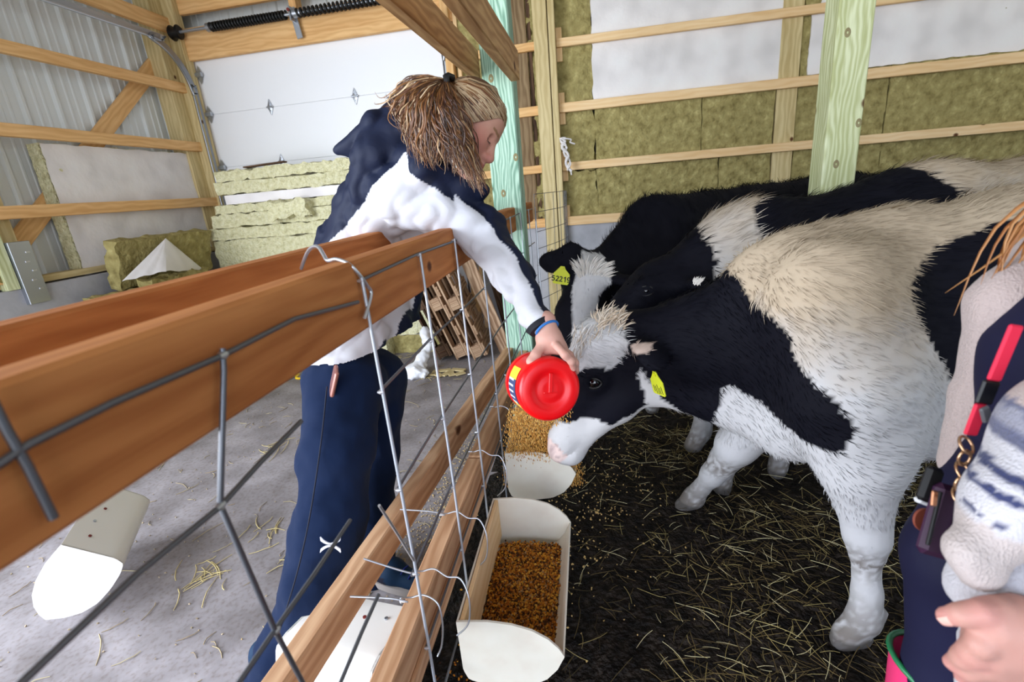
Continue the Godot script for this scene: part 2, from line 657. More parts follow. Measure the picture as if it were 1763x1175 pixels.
func make_materials():
	M.rail = wood(3, Color(0.80, 0.54, 0.32), Color(0.60, 0.35, 0.18), 5, 0.35)
	M.rail_low = wood(4, Color(0.85, 0.69, 0.54), Color(0.66, 0.48, 0.34), 4, 0.5)
	M.pine = wood(5, Color(0.98, 0.86, 0.68), Color(0.90, 0.73, 0.51), 4, 0.35)
	M.pine_warm = wood(6, Color(0.96, 0.79, 0.56), Color(0.83, 0.62, 0.39), 4, 0.4)
	M.beam = wood(7, Color(0.82, 0.66, 0.46), Color(0.60, 0.43, 0.27), 3, 0.5)
	M.teal = wood(8, Color(0.76, 0.88, 0.79), Color(0.46, 0.61, 0.52), 2, 0.85, 2.3, 0.1)
	M.treated = wood(9, Color(0.88, 0.90, 0.74), Color(0.72, 0.74, 0.53), 3, 0.8, 1.5, 0.1)
	M.stud = wood(10, Color(0.88, 0.81, 0.62), Color(0.74, 0.65, 0.45), 2, 0.5)
	M.stud_grey = wood(11, Color(0.62, 0.53, 0.40), Color(0.43, 0.34, 0.24), 2, 0.6)
	M.pallet = wood(12, Color(0.78, 0.66, 0.54), Color(0.50, 0.37, 0.27), 3, 0.8)
	M.pallet_dark = wood(13, Color(0.42, 0.32, 0.24), Color(0.24, 0.17, 0.12), 3, 0.8)
	M.wool = noisy(21, [Color(0.47, 0.42, 0.25), Color(0.60, 0.55, 0.35), Color(0.66, 0.61, 0.40), Color(0.78, 0.73, 0.50)], 0.022, 1.0, 0.95, 1.2, 5)
	M.wool_light = noisy(22, [Color(0.74, 0.71, 0.54), Color(0.85, 0.83, 0.66), Color(0.89, 0.87, 0.72), Color(0.94, 0.93, 0.80)], 0.022, 2.0, 0.95, 1.2, 5)
	M.facing = noisy(23, [Color(0.86, 0.84, 0.83), Color(0.93, 0.91, 0.90), Color(0.95, 0.94, 0.93)], 0.008, 0.8, 0.55, 0.4, 2)
	M.door = plain(Color(0.97, 0.975, 0.985), 0.45)
	M.siding = plain(Color(0.87, 0.89, 0.89), 0.42, 0.0, 0.5)
	M.stem = noisy(24, [Color(0.64, 0.64, 0.66), Color(0.70, 0.70, 0.72), Color(0.74, 0.74, 0.76)], 0.012, 0.7, 0.85, 0.2)
	M.floor = floor_material()
	M.muck = noisy(26, [Color(0.030, 0.024, 0.02), Color(0.085, 0.066, 0.05), Color(0.17, 0.14, 0.115), Color(0.24, 0.21, 0.18)], 0.02, 1.7, 0.72, 2.5, 5)
	M.zinc = plain(Color(0.70, 0.72, 0.75), 0.36, 0.85)
	M.wire = plain(Color(0.44, 0.45, 0.47), 0.40, 0.8)
	M.wire_lit = plain(Color(0.74, 0.76, 0.79), 0.35, 0.45)  # lit copy of wire: highlights of the far uprights put into the colour
	M.wire_new = plain(Color(0.80, 0.81, 0.83), 0.30, 0.85)
	M.black = plain(Color(0.03, 0.03, 0.035), 0.5)
	M.rust = plain(Color(0.45, 0.12, 0.08), 0.6)
	M.poly = noisy(27, [Color(0.88, 0.84, 0.77), Color(0.90, 0.87, 0.80), Color(0.91, 0.885, 0.82)], 0.01, 2.0, 0.38, 0.0, 3)
	M.poly_clean = plain(Color(0.92, 0.91, 0.88), 0.38)
	M.roof = plain(Color(0.62, 0.63, 0.62), 0.5)
	M.vc = StandardMaterial3D.new()
	M.vc.vertex_color_use_as_albedo = true
	M.vc.roughness = 0.7
	M.vc.metallic_specular = 0.3
	M.skin = StandardMaterial3D.new()
	M.skin.vertex_color_use_as_albedo = true
	M.skin.roughness = 0.5
	M.skin.metallic_specular = 0.4
	M.skin.subsurf_scatter_enabled = true
	M.skin.subsurf_scatter_strength = 0.08
	M.coat = StandardMaterial3D.new()
	M.coat.vertex_color_use_as_albedo = true
	M.coat.roughness = 0.75
	M.coat.metallic_specular = 0.25
	M.hair = StandardMaterial3D.new()
	M.hair.vertex_color_use_as_albedo = true
	M.hair.roughness = 0.42
	M.hair.metallic_specular = 0.5

func floor_material() -> StandardMaterial3D:
	var m := noisy(25, [Color(0.45, 0.42, 0.41), Color(0.54, 0.515, 0.515), Color(0.60, 0.575, 0.58), Color(0.68, 0.655, 0.66)], 0.01, 0.55, 0.85, 0.25, 5)
	var n := FastNoiseLite.new()
	n.seed = 91; n.frequency = 0.06; n.fractal_octaves = 3
	var g := Gradient.new()
	g.offsets = PackedFloat32Array([0.0, 0.45, 1.0])
	g.colors = PackedColorArray([Color(0.86, 0.83, 0.80), Color(0.97, 0.965, 0.96), Color(1, 1, 1)])
	var t := NoiseTexture2D.new()
	t.width = 512; t.height = 512; t.seamless = true; t.noise = n; t.color_ramp = g
	m.detail_enabled = true
	m.detail_albedo = t
	m.detail_blend_mode = BaseMaterial3D.BLEND_MODE_MUL
	m.uv2_triplanar = true
	m.uv2_world_triplanar = true
	m.uv2_scale = Vector3.ONE * 1.4
	m.detail_uv_layer = BaseMaterial3D.DETAIL_UV_2
	return m

# ---------------------------------------------------------------- the barn
func siding_mesh(width: float, height: float) -> ArrayMesh:
	# ribbed steel: big ribs at the edges, small stiffeners between; x across, y up, ribs towards +z
	var g := Geo.new()
	var prof := []
	var n := int(round(width / 0.2286))
	for k in n:
		var x := k * 0.2286
		for q in [[0.0, 0.0], [0.062, 0.0], [0.068, 0.005], [0.080, 0.005], [0.086, 0.0], [0.118, 0.0], [0.124, 0.005], [0.136, 0.005], [0.142, 0.0], [0.190, 0.0], [0.202, 0.019], [0.219, 0.019], [0.2286, 0.0]]:
			prof.append(Vector2(x + q[0], q[1]))
	for k in prof.size() - 1:
		var a: Vector2 = prof[k]
		var b: Vector2 = prof[k + 1]
		if a.distance_to(b) < 1e-5: continue
		g.face([Vector3(a.x, 0, a.y), Vector3(b.x, 0, b.y), Vector3(b.x, height, b.y), Vector3(a.x, height, a.y)])
	return g.build()

func room_piece(called: String, label: String, category: String) -> Node3D:
	return thing(called, label, category, Vector3.ZERO, "", "structure")

func floor_sheet(x0: float, x1: float, z0: float, z1: float, step: float, bump: float, seed_: int, top: float) -> ArrayMesh:
	var nz := FastNoiseLite.new()
	nz.seed = seed_; nz.frequency = 3.5; nz.fractal_octaves = 4
	var g := Geo.new()
	var nx := int((x1 - x0) / step)
	var nn := int((z1 - z0) / step)
	var rows := []
	for r in nn + 1:
		var row := []
		for k in nx + 1:
			var x := lerpf(x0, x1, float(k) / nx)
			var z := lerpf(z1, z0, float(r) / nn)
			var edge := minf(minf(k, nx - k), minf(r, nn - r))
			row.append(Vector3(x, top + (nz.get_noise_2d(x, z) * bump + bump * 0.4) * minf(1.0, edge * 0.3), z))
		rows.append(row)
	g.grid(rows)
	g.smooth()
	return g.build()

func structure():
	# floor: concrete slab everywhere, a bed of trodden muck inside the pen
	var fl := room_piece("floor", "dusty grey concrete barn floor left of the fence", "floor")
	slab("slab", Vector3(-3.8, -0.25, -4.7), Vector3(-0.44, 0.0, 3.9), M.floor, fl, 0.0)
	slab("sub_base", Vector3(-0.44, -0.25, -4.7), Vector3(4.2, -0.06, 3.9), M.stem, fl, 0.0)
	var bed := room_piece("floor", "dark trodden muck bed of the pen, strewn with straw", "floor")
	part("muck", floor_sheet(-0.40, 4.0, -4.3, 3.6, 0.045, 0.03, 5, 0.004), M.muck, bed)
	part("crumb", floor_sheet(-0.52, -0.36, -3.2, 1.5, 0.03, 0.012, 6, 0.0), M.muck, bed)
	# ceiling
	var ce := room_piece("ceiling", "pale ribbed steel roof lining above the barn", "ceiling")
	slab("roof_deck", Vector3(-3.8, 3.46, -4.7), Vector3(4.2, 3.6, 3.9), M.roof, ce, 0.0)
	for k in 4:
		board("purlin", Vector3(-3.5 + 2.0 * k, 3.40, -4.2), Vector3(-3.5 + 2.0 * k, 3.40, 3.4), 0.045, 0.12, M.beam, ce)
	left_wall()
	back_wall()
	overhead_door()
	# walls outside the frame, with the two doorways that let the daylight in
	var wr := room_piece("wall_right", "right wall of the barn beyond the pen", "wall")
	slab("panel", Vector3(4.0, -0.1, -4.7), Vector3(4.2, 3.5, 3.9), M.siding, wr, 0.0)
	var wf := room_piece("wall_front", "front wall of the barn with its open doorway", "wall")
	slab("panel", Vector3(-3.8, -0.1, 3.6), Vector3(-2.6, 3.5, 3.8), M.siding, wf, 0.0)
	slab("panel", Vector3(3.2, -0.1, 3.6), Vector3(4.2, 3.5, 3.8), M.siding, wf, 0.0)
	slab("panel", Vector3(-2.6, 3.0, 3.6), Vector3(3.2, 3.5, 3.8), M.siding, wf, 0.0)

func left_wall():
	var w := room_piece("wall_left", "left barn wall of pale ribbed steel on timber girts", "wall")
	slab("stem_wall", Vector3(-3.72, -0.1, -4.6), Vector3(-3.36, 1.0, -1.3), M.stem, w, 0.004)
	slab("outer_skin", Vector3(-3.8, 1.0, -4.7), Vector3(-3.62, 3.5, -1.3), M.siding, w, 0.0)
	slab("outer_skin", Vector3(-3.8, -0.1, 2.9), Vector3(-3.62, 3.5, 3.9), M.siding, w, 0.0)
	slab("outer_skin", Vector3(-3.8, 2.85, -1.3), Vector3(-3.62, 3.5, 2.9), M.siding, w, 0.0)
	for k in 4:
		part("siding_sheet", siding_mesh(0.9144, 2.5), M.siding, w, Transform3D(Basis(Vector3.UP, PI / 2), Vector3(-3.575, 0.98, -0.9 - 0.9144 * (k + 0) + 0.0)))
	for y in [2.375, 1.905, 1.44]:
		if y == 1.44: continue
		board("girt", Vector3(-3.38, y, -4.16), Vector3(-3.38, y, -1.35), 0.04, 0.075, M.pine_warm, w)
	board("girt", Vector3(-3.38, 2.845, -4.16), Vector3(-3.38, 2.845, -1.35), 0.04, 0.11, M.pine_warm, w)
	board("girt", Vector3(-3.36, 1.437, -4.16), Vector3(-3.36, 1.437, -1.35), 0.04, 0.075, M.pine_warm, w)
	board("sill", Vector3(-3.45, 1.03, -4.16), Vector3(-3.45, 1.03, -1.35), 0.12, 0.04, M.stud, w)
	board("girt", Vector3(-3.38, 1.09, -2.52), Vector3(-3.38, 1.09, -1.35), 0.04, 0.10, M.pine_warm, w)
	# diagonal brace: upper bay and the lower end seen behind the leaning batt
	board("brace", Vector3(-3.536, 2.66, -4.19), Vector3(-3.536, 1.20, -2.52), 0.026, 0.115, M.pine_warm, w, Vector3(0, 1, 1))
	# posts
	board("post", Vector3(-3.47, 1.0, -2.43), Vector3(-3.47, 3.46, -2.43), 0.13, 0.13, M.stud, w, Vector3.BACK)
	board("post", Vector3(-3.37, 1.0, -2.34), Vector3(-3.37, 3.46, -2.34), 0.05, 0.07, M.treated, w, Vector3.BACK)
	slab("post_bracket", Vector3(-3.40, 0.90, -2.50), Vector3(-3.33, 1.27, -2.38), M.zinc, w, 0.002)
	for k in 5:
		slab("bracket_nail", Vector3(-3.335, 0.98 + 0.055 * k, -2.48 + 0.02 * (k % 2)), Vector3(-3.325, 0.99 + 0.055 * k, -2.455 + 0.02 * (k % 2)), M.wire_new, w, 0.001)
	board("corner_post", Vector3(-3.47, 1.0, -4.10), Vector3(-3.47, 3.46, -4.10), 0.14, 0.14, M.stud, w, Vector3.BACK)
	board("corner_post", Vector3(-3.35, 0.0, -4.20), Vector3(-3.35, 3.46, -4.20), 0.10, 0.09, M.stud, w, Vector3.BACK)

func back_rect(px0: float, py0: float, px1: float, py1: float, z := WALL_Z) -> Array:
	# opposite corners traced on the back wall, squared up
	var a := on(px0, py0, 2, z)
	var b := on(px1, py1, 2, z)
	return [Vector3(minf(a.x, b.x), minf(a.y, b.y), z), Vector3(maxf(a.x, b.x), maxf(a.y, b.y), z)]

func back_wall():
	var w := room_piece("wall_back", "back barn wall with battens over mineral wool and white faced batts", "wall")
	slab("stem_wall", Vector3(-1.0, -0.1, -4.5), Vector3(4.1, 0.995, -4.20), M.stem, w, 0.004)
	slab("outer_skin", Vector3(-3.8, -0.1, -4.7), Vector3(4.2, 3.5, -4.5), M.siding, w, 0.0)
	# wool batts fill the bays between the studs
	var bays := [[-1.0, -0.56], [-0.33, 0.075], [0.075, 1.40], [1.55, 2.16], [2.16, 3.28], [3.28, 4.0]]
	var rowy := [[1.0, 1.42], [1.42, 1.86], [1.86, 2.33], [2.33, 2.85], [2.85, 3.44]]
	var s := 100
	for b in bays:
		for q in rowy:
			s += 1
			var rag: float = 0.016 if b[1] < 0.1 else 0.006
			var xb: float = b[1]
			var xa: float = b[0]
			var cut: bool = (xa > 0.0 and xa < 0.2 and q[0] < 1.8)   # two pieces meet in this bay
			var xs := [[xa, xb]] if not cut else [[xa, 1.02 if q[0] < 1.2 else 0.88], [1.02 if q[0] < 1.2 else 0.88, xb]]
			for pc in xs:
				var size := Vector3(pc[1] - pc[0] - 0.006, q[1] - q[0] - 0.005, 0.09)
				part("wool_batt", batt_mesh(size, s, rag, 0.035), M.wool, w, Transform3D(Basis(), Vector3((pc[0] + pc[1]) * 0.5, (q[0] + q[1]) * 0.5, -4.27 + 0.006 * sin(s * 1.7))))
	part("wool_batt", batt_mesh(Vector3(0.10, 2.4, 0.09), 77, 0.02, 0.035), M.wool, w, Transform3D(Basis(), Vector3(-0.385, 2.2, -4.27)))
	# white facing of the upper batts: sheets with slack folds
	for r in [[0.068, 1.425, 1.905, 2.36], [0.07, 1.42, 2.36, 3.3], [1.60, 3.06, 1.925, 2.36], [1.66, 3.10, 2.37, 3.3]]:
		var nz := FastNoiseLite.new(); nz.seed = int(r[0] * 100) + int(r[2] * 10); nz.frequency = 1.3; nz.fractal_octaves = 2
		var g := Geo.new()
		var rows := []
		for j in 22:
			var row := []
			for k in 45:
				var u := float(k) / 44; var v := float(j) / 21
				var x := lerpf(r[0], r[1], u); var y := lerpf(r[2], r[3], v)
				var ridge := 1.0 - absf(nz.get_noise_2d(x * 1.4 + y * 0.9, y * 1.2))
				var e := sin(u * PI) * sin(v * PI)
				row.append(Vector3(x + nz.get_noise_2d(y * 5.0, 9.0) * 0.012 * (1.0 if k == 0 or k == 44 else 0.0), y + nz.get_noise_2d(x * 6.0, 4.0) * 0.01, -4.213 + 0.006 * ridge * ridge * e))
			rows.append(row)
		g.grid(rows)
		var back := []
		for row in rows:
			var q := []
			for p in row: q.append(p + Vector3(0, 0, -0.012))
			back.append(q)
		g.grid(back, false, Vector2.ONE, Color.WHITE, true)
		for side in [0, 44]:
			var strip := []
			for j in 22: strip.append([rows[j][side], back[j][side]])
			g.grid(strip, false, Vector2.ONE, Color.WHITE, side == 44)
		g.smooth()
		part("facing_sheet", g.build(), M.facing, w)
	# studs behind the battens
	board("stud", Vector3(-0.475, 0.0, -4.235), Vector3(-0.475, 3.44, -4.235), 0.11, 0.06, M.stud_grey, w, Vector3.BACK)
	board("stud", Vector3(-0.40, 1.0, -4.25), Vector3(-0.40, 3.44, -4.25), 0.03, 0.06, M.pallet_dark, w, Vector3.BACK)
	board("stud", Vector3(1.475, 1.0, -4.235), Vector3(1.475, 3.44, -4.235), 0.14, 0.05, M.stud, w, Vector3.BACK)
	# two-ply stud that carries the end of the mesh, in front of the battens
	board("stud", Vector3(-0.305, 0.0, -4.15), Vector3(-0.305, 3.44, -4.15), 0.105, 0.09, M.stud, w, Vector3.BACK)
	board("stud", Vector3(-0.222, 0.0, -4.155), Vector3(-0.222, 3.44, -4.155), 0.05, 0.075, M.stud, w, Vector3.BACK)
	# battens, each row in two lengths that butt on the two-ply stud
	var bat := [[2.337, 0.058, 2.275], [1.888, 0.068, 1.83], [1.452, 0.062, 1.40], [1.022, 0.072, 0.98]]
	for q in bat:
		board("batten", Vector3(-0.195, q[0], -4.187), Vector3(4.0, q[0] - 0.02, -4.187), 0.036, q[1], M.pine, w)
		board("batten", Vector3(-1.02, q[0] - 0.01, -4.187), Vector3(-0.36, q[0], -4.187), 0.036, q[1], M.pine_warm, w)
		board("shim", Vector3(-0.175, q[2] - 0.06, -4.213), Vector3(-0.175, q[2] + 0.17, -4.213), 0.045, 0.025, M.pine, w, Vector3.BACK)
	board("batten", Vector3(-0.195, 2.80, -4.187), Vector3(4.0, 2.78, -4.187), 0.036, 0.06, M.pine, w)
	# jamb between door and wool bays
	board("stud", Vector3(-1.03, 0.0, -4.20), Vector3(-1.03, 3.44, -4.20), 0.06, 0.11, M.pine_warm, w, Vector3.BACK)
	board("stud", Vector3(-0.965, 0.0, -4.23), Vector3(-0.965, 3.44, -4.23), 0.03, 0.07, M.pine, w, Vector3.BACK)
	# siding and framing above the door
	for k in 3:
		part("siding_sheet", siding_mesh(0.9144, 0.75), M.siding, w, Transform3D(Basis(), Vector3(-3.45 + 0.9144 * k, 2.72, -4.44)))
	board("girt", Vector3(-3.30, 3.0, -4.24), Vector3(-1.06, 3.0, -4.24), 0.04, 0.14, M.pine_warm, w)
	board("stud", Vector3(-2.30, 2.82, -4.30), Vector3(-2.30, 3.44, -4.30), 0.06, 0.10, M.pine_warm, w, Vector3.BACK)

func overhead_door():
	var d := room_piece("door_1", "closed white sectional overhead door with diamond shaped hinge plates", "door")
	var x0 := -3.33
	var x1 := -1.04
	var hgt := 0.4445
	for k in 6:
		var y1 := 2.615 - hgt * k
		var pn := slab("door_panel", Vector3(x0, maxf(y1 - hgt + 0.0012, 0.0), -4.33), Vector3(x1, y1, -4.27), M.door, d, 0.0025)
	for x in [-2.69, -1.90]:
		for k in range(1, 5):
			hinge(d, Vector3(x, 2.615 - hgt * k, -4.265))
	for k in range(0, 5):
		var y := 2.615 - hgt * k - (0.13 if k == 0 else 0.0)
		roller(d, Vector3(x0 + 0.05, y, -4.255))
	# header, jambs
	board("header", Vector3(x0 - 0.03, 2.705, -4.225), Vector3(x1 + 0.06, 2.705, -4.225), 0.05, 0.235, M.pine_warm, d)
	board("jamb", Vector3(x0 - 0.02, 0.0, -4.23), Vector3(x0 - 0.02, 2.60, -4.23), 0.035, 0.07, M.pine_warm, d, Vector3.BACK)
	# tracks: up the jamb, round the bend and back under the roof
	for q in [[x0 + 0.03, 1.0], [x1 - 0.03, -1.0]]:
		var pts := [Vector3(q[0], 0.02, -4.17), Vector3(q[0], 2.2, -4.17), Vector3(q[0], 2.32, -4.165), Vector3(q[0], 2.45, -4.13), Vector3(q[0], 2.56, -4.06), Vector3(q[0], 2.64, -3.96), Vector3(q[0], 2.685, -3.84), Vector3(q[0], 2.70, -3.70), Vector3(q[0], 2.70, -0.4)]
		var path := spline(pts, 5)
		var g := Geo.new()
		var prof := [Vector2(-0.024, 0.012), Vector2(-0.02, -0.014), Vector2(0.0, -0.018), Vector2(0.02, -0.014), Vector2(0.024, 0.012), Vector2(0.0, -0.010)]
		var rows := []
		for k in path.size():
			var dir: Vector3 = (path[mini(k + 1, path.size() - 1)] - path[maxi(k - 1, 0)]).normalized()
			var side := Vector3.RIGHT
			var nn := dir.cross(side)
			var row := []
			for f in prof: row.append(path[k] + nn * f.x + side * f.y * q[1])
			rows.append(row)
		g.grid(rows, true)
		g.smooth()
		part("track", g.build(), M.zinc, d)
	slab("track_bracket", Vector3(x0 - 0.03, 1.05, -4.215), Vector3(x0 + 0.07, 1.30, -4.185), M.zinc, d, 0.002)
	slab("track_bracket", Vector3(x0 - 0.01, 0.75, -4.215), Vector3(x0 + 0.09, 0.98, -4.185), M.zinc, d, 0.002)
	# torsion shaft, drum, spring and centre bracket
	var y := 2.775
	part("shaft", tube([Vector3(x0 - 0.03, y, -4.12), Vector3(x1 + 0.05, y, -4.12)], 0.013, 10), M.zinc, d)
	var dr := Geo.new()
	tube_into(dr, [Vector3(x0 - 0.01, y, -4.12), Vector3(x0 + 0.005, y, -4.12), Vector3(x0 + 0.02, y, -4.12), Vector3(x0 + 0.05, y, -4.12), Vector3(x0 + 0.065, y, -4.12), Vector3(x0 + 0.075, y, -4.12)], [0.045, 0.058, 0.043, 0.043, 0.056, 0.045], 18)
	part("cable_drum", dr.build(), M.black, d)
	for seg in [[x0 + 0.36, -2.30], [-2.20, -1.30]]:
		var coil := []
		var turns := 26
		for k in turns * 8:
			var t := float(k) / (turns * 8 - 1)
			var an := t * turns * TAU
			coil.append(Vector3(lerpf(seg[0], seg[1], t), y + cos(an) * 0.027, -4.12 + sin(an) * 0.027))
		part("torsion_spring", tube(coil, 0.011, 5), M.black, d)
		part("spring_cone", tube([Vector3(seg[0] - 0.03, y, -4.12), Vector3(seg[0] + 0.03, y, -4.12)], [0.034, 0.024], 12), M.zinc, d)
	var br := Geo.new()
	box_into(br, Vector3(0.05, 0.22, 0.012), 0.002, Transform3D(Basis(Vector3.BACK, 0.12), Vector3(-2.25, y - 0.05, -4.165)))
	box_into(br, Vector3(0.012, 0.10, 0.08), 0.002, Transform3D(Basis(), Vector3(-2.25, y, -4.13)))
	part("spring_bracket", br.build(), M.zinc, d)
	part("bracket_bolt", tube([Vector3(-2.25, y + 0.02, -4.09), Vector3(-2.25, y + 0.02, -4.075)], 0.012, 8), M.rust, d)

func hinge(d: Node3D, at: Vector3):
	var g := Geo.new()
	var pts := [Vector3(0, 0.065, 0), Vector3(-0.022, 0.012, 0), Vector3(-0.03, 0, 0.006), Vector3(-0.022, -0.012, 0), Vector3(0, -0.065, 0), Vector3(0.022, -0.012, 0), Vector3(0.03, 0, 0.006), Vector3(0.022, 0.012, 0)]
	var fr := []
	for p in pts: fr.append(p + Vector3(0, 0, 0.004))
	for k in 8:
		g.face([fr[k], fr[(k + 1) % 8], Vector3(0, 0, 0.008)])
		g.face([pts[(k + 1) % 8], fr[(k + 1) % 8], fr[k], pts[k]])
	tube_into(g, [Vector3(-0.03, 0, 0.01), Vector3(0.03, 0, 0.01)], 0.007, 8)
	for s in [-1.0, 1.0]:
		tube_into(g, [Vector3(0, 0.03 * s, 0.0), Vector3(0, 0.03 * s, 0.012)], 0.006, 6)
	part("hinge", g.build(), M.zinc, d, Transform3D(Basis(), at))

func roller(d: Node3D, at: Vector3):
	var g := Geo.new()
	for s in [-1.0, 1.0]:
		g.face([Vector3(0.0, 0.075 * s, 0.004), Vector3(-0.028, 0, 0.004), Vector3(0.035, 0, 0.004)] if s > 0 else [Vector3(0.0, -0.075, 0.004), Vector3(0.035, 0, 0.004), Vector3(-0.028, 0, 0.004)])
	box_into(g, Vector3(0.07, 0.035, 0.03), 0.003, Transform3D(Basis(), Vector3(0, 0, 0.015)))
	tube_into(g, [Vector3(-0.02, 0, 0.03), Vector3(-0.09, 0, 0.06)], 0.007, 6)
	part("roller_bracket", g.build(), M.zinc, d, Transform3D(Basis(), at))

# ---------------------------------------------------------------- the fence between alley and pen
func fence_x(z: float) -> float:
	return -0.385 if z > -1.4 else lerpf(-0.385, -0.335, clampf((-1.4 - z) / 1.9, 0.0, 1.3))

func fence():
	var f := thing("pen_fence", "two-sided timber fence of warm brown rails running from the foreground to the far post", "fence", Vector3(-0.5, 0, -1.5))
	var w := 0.046
	board("top_rail", Vector3(-0.417, 1.165, 0.45), Vector3(-0.417, 1.165, -1.66), w, 0.122, M.rail, f, Vector3.UP, "", 0.005)
	board("top_rail", Vector3(-0.43, 1.165, -1.60), Vector3(-0.385, 1.165, -3.28), w, 0.122, M.rail, f, Vector3.UP, "", 0.005)
	board("top_rail", Vector3(-0.622, 1.165, 0.45), Vector3(-0.690, 1.165, -1.95), w, 0.122, M.rail, f, Vector3.UP, "", 0.005)
	board("top_rail", Vector3(-0.66, 1.165, -1.9), Vector3(-0.515, 1.165, -3.28), w, 0.122, M.rail, f, Vector3.UP, "", 0.005)
	board("low_rail", Vector3(-0.705, 0.405, 0.25), Vector3(-0.447, 0.405, -3.05), 0.050, 0.090, M.rail_low, f, Vector3.UP, "lower rail on the alley side", 0.004)
	board("low_rail", Vector3(-0.432, 0.372, 0.2), Vector3(-0.428, 0.372, -1.45), 0.050, 0.118, M.rail_low, f, Vector3.UP, "lower rail on the pen side, wires tied round it", 0.004)
	board("low_rail", Vector3(-0.428, 0.372, -1.46), Vector3(-0.385, 0.372, -3.0), 0.050, 0.118, M.rail_low, f, Vector3.UP, "", 0.004)
	board("rail_strip", Vector3(-0.402, 0.335, 0.2), Vector3(-0.398, 0.335, -1.45), 0.010, 0.045, M.rail_low, f)
	# bolts through the rail near the joint
	# far posts: green tinted treated timbers that carry the beams
	post("timber_post", "green tinted treated timber post standing at the fence behind the leaning girl", Vector3(-0.415, 0, -2.675), 0.152, M.teal)
	post("timber_post", "pale green treated timber post rising behind the cattle at the right", Vector3(1.165, 0, -2.67), 0.145, M.treated)
	var kn := Geo.new()
	# beams bolted to both sides of the fence post, running back over the alley
	var b1a := on(895, 143, 2, -2.48)
	var t := solo("timber_beam", "overhead timber beam whose sawn end butts past the front of the green fence post", "beam", box_mesh(Vector3(0.045, 0.125, 4.6), 0.004, 2.4), M.beam, Vector3.ZERO)
	t.transform = along(Vector3(b1a.x - 0.022, b1a.y + 0.062, b1a.z), Vector3(b1a.x - 0.09, b1a.y + 0.05, b1a.z + 4.6))
	var b2a := on(828, 140, 2, -2.62)
	var t2 := solo("timber_beam", "overhead timber beam that meets the left side of the green fence post", "beam", box_mesh(Vector3(0.045, 0.125, 4.6), 0.004, 2.6), M.beam, Vector3.ZERO)
	t2.transform = along(Vector3(b2a.x - 0.022, b2a.y + 0.062, b2a.z), Vector3(b2a.x - 0.09, b2a.y + 0.05, b2a.z + 4.6))
	wire_panels()
	tie_wires()
	curled_mesh()

func post(called: String, label: String, base: Vector3, s: float, mat: Material):
	var p := thing(called, label, "post", base)
	part("shaft", box_mesh(Vector3(s, s, 3.44), 0.006, 2.5 + base.x * 0.4), mat, p, along(base, base + Vector3(0, 3.44, 0), Vector3.BACK))
	# knots: slightly proud burls with a dark heart
	for q in [[0.40, 1.47], [-0.12, 1.30], [-0.2, 1.84]]:
		var g := Geo.new()
		var rings := []
		for r in 4:
			var row := []
			for k in 14:
				var an := TAU * k / 14.0
				var rad: float = [0.013, 0.010, 0.006, 0.001][r]
				row.append(Vector3(cos(an) * rad, sin(an) * rad * 1.5, [0.0, 0.0015, 0.001, -0.001][r]))
			rings.append(row)
		g.grid(rings, true)
		g.smooth()
		part("knot", g.build(), M.knot if M.has("knot") else make_knot(), p, Transform3D(Basis(), base + Vector3(q[0] * s, q[1], s * 0.5)))

func make_knot() -> Material:
	M.knot = wood(31, Color(0.66, 0.64, 0.48), Color(0.45, 0.38, 0.26), 0, 0.9, 3.0)
	return M.knot

func wire(called: String, pts: Array, r: float, mat: Material, parent: Node, label := "") -> MeshInstance3D:
	return part(called, tube(pts, r, 7), mat, parent, Transform3D(), label)

const ROWS := [1.192, 0.985, 0.775, 0.57, 0.365, 0.17]

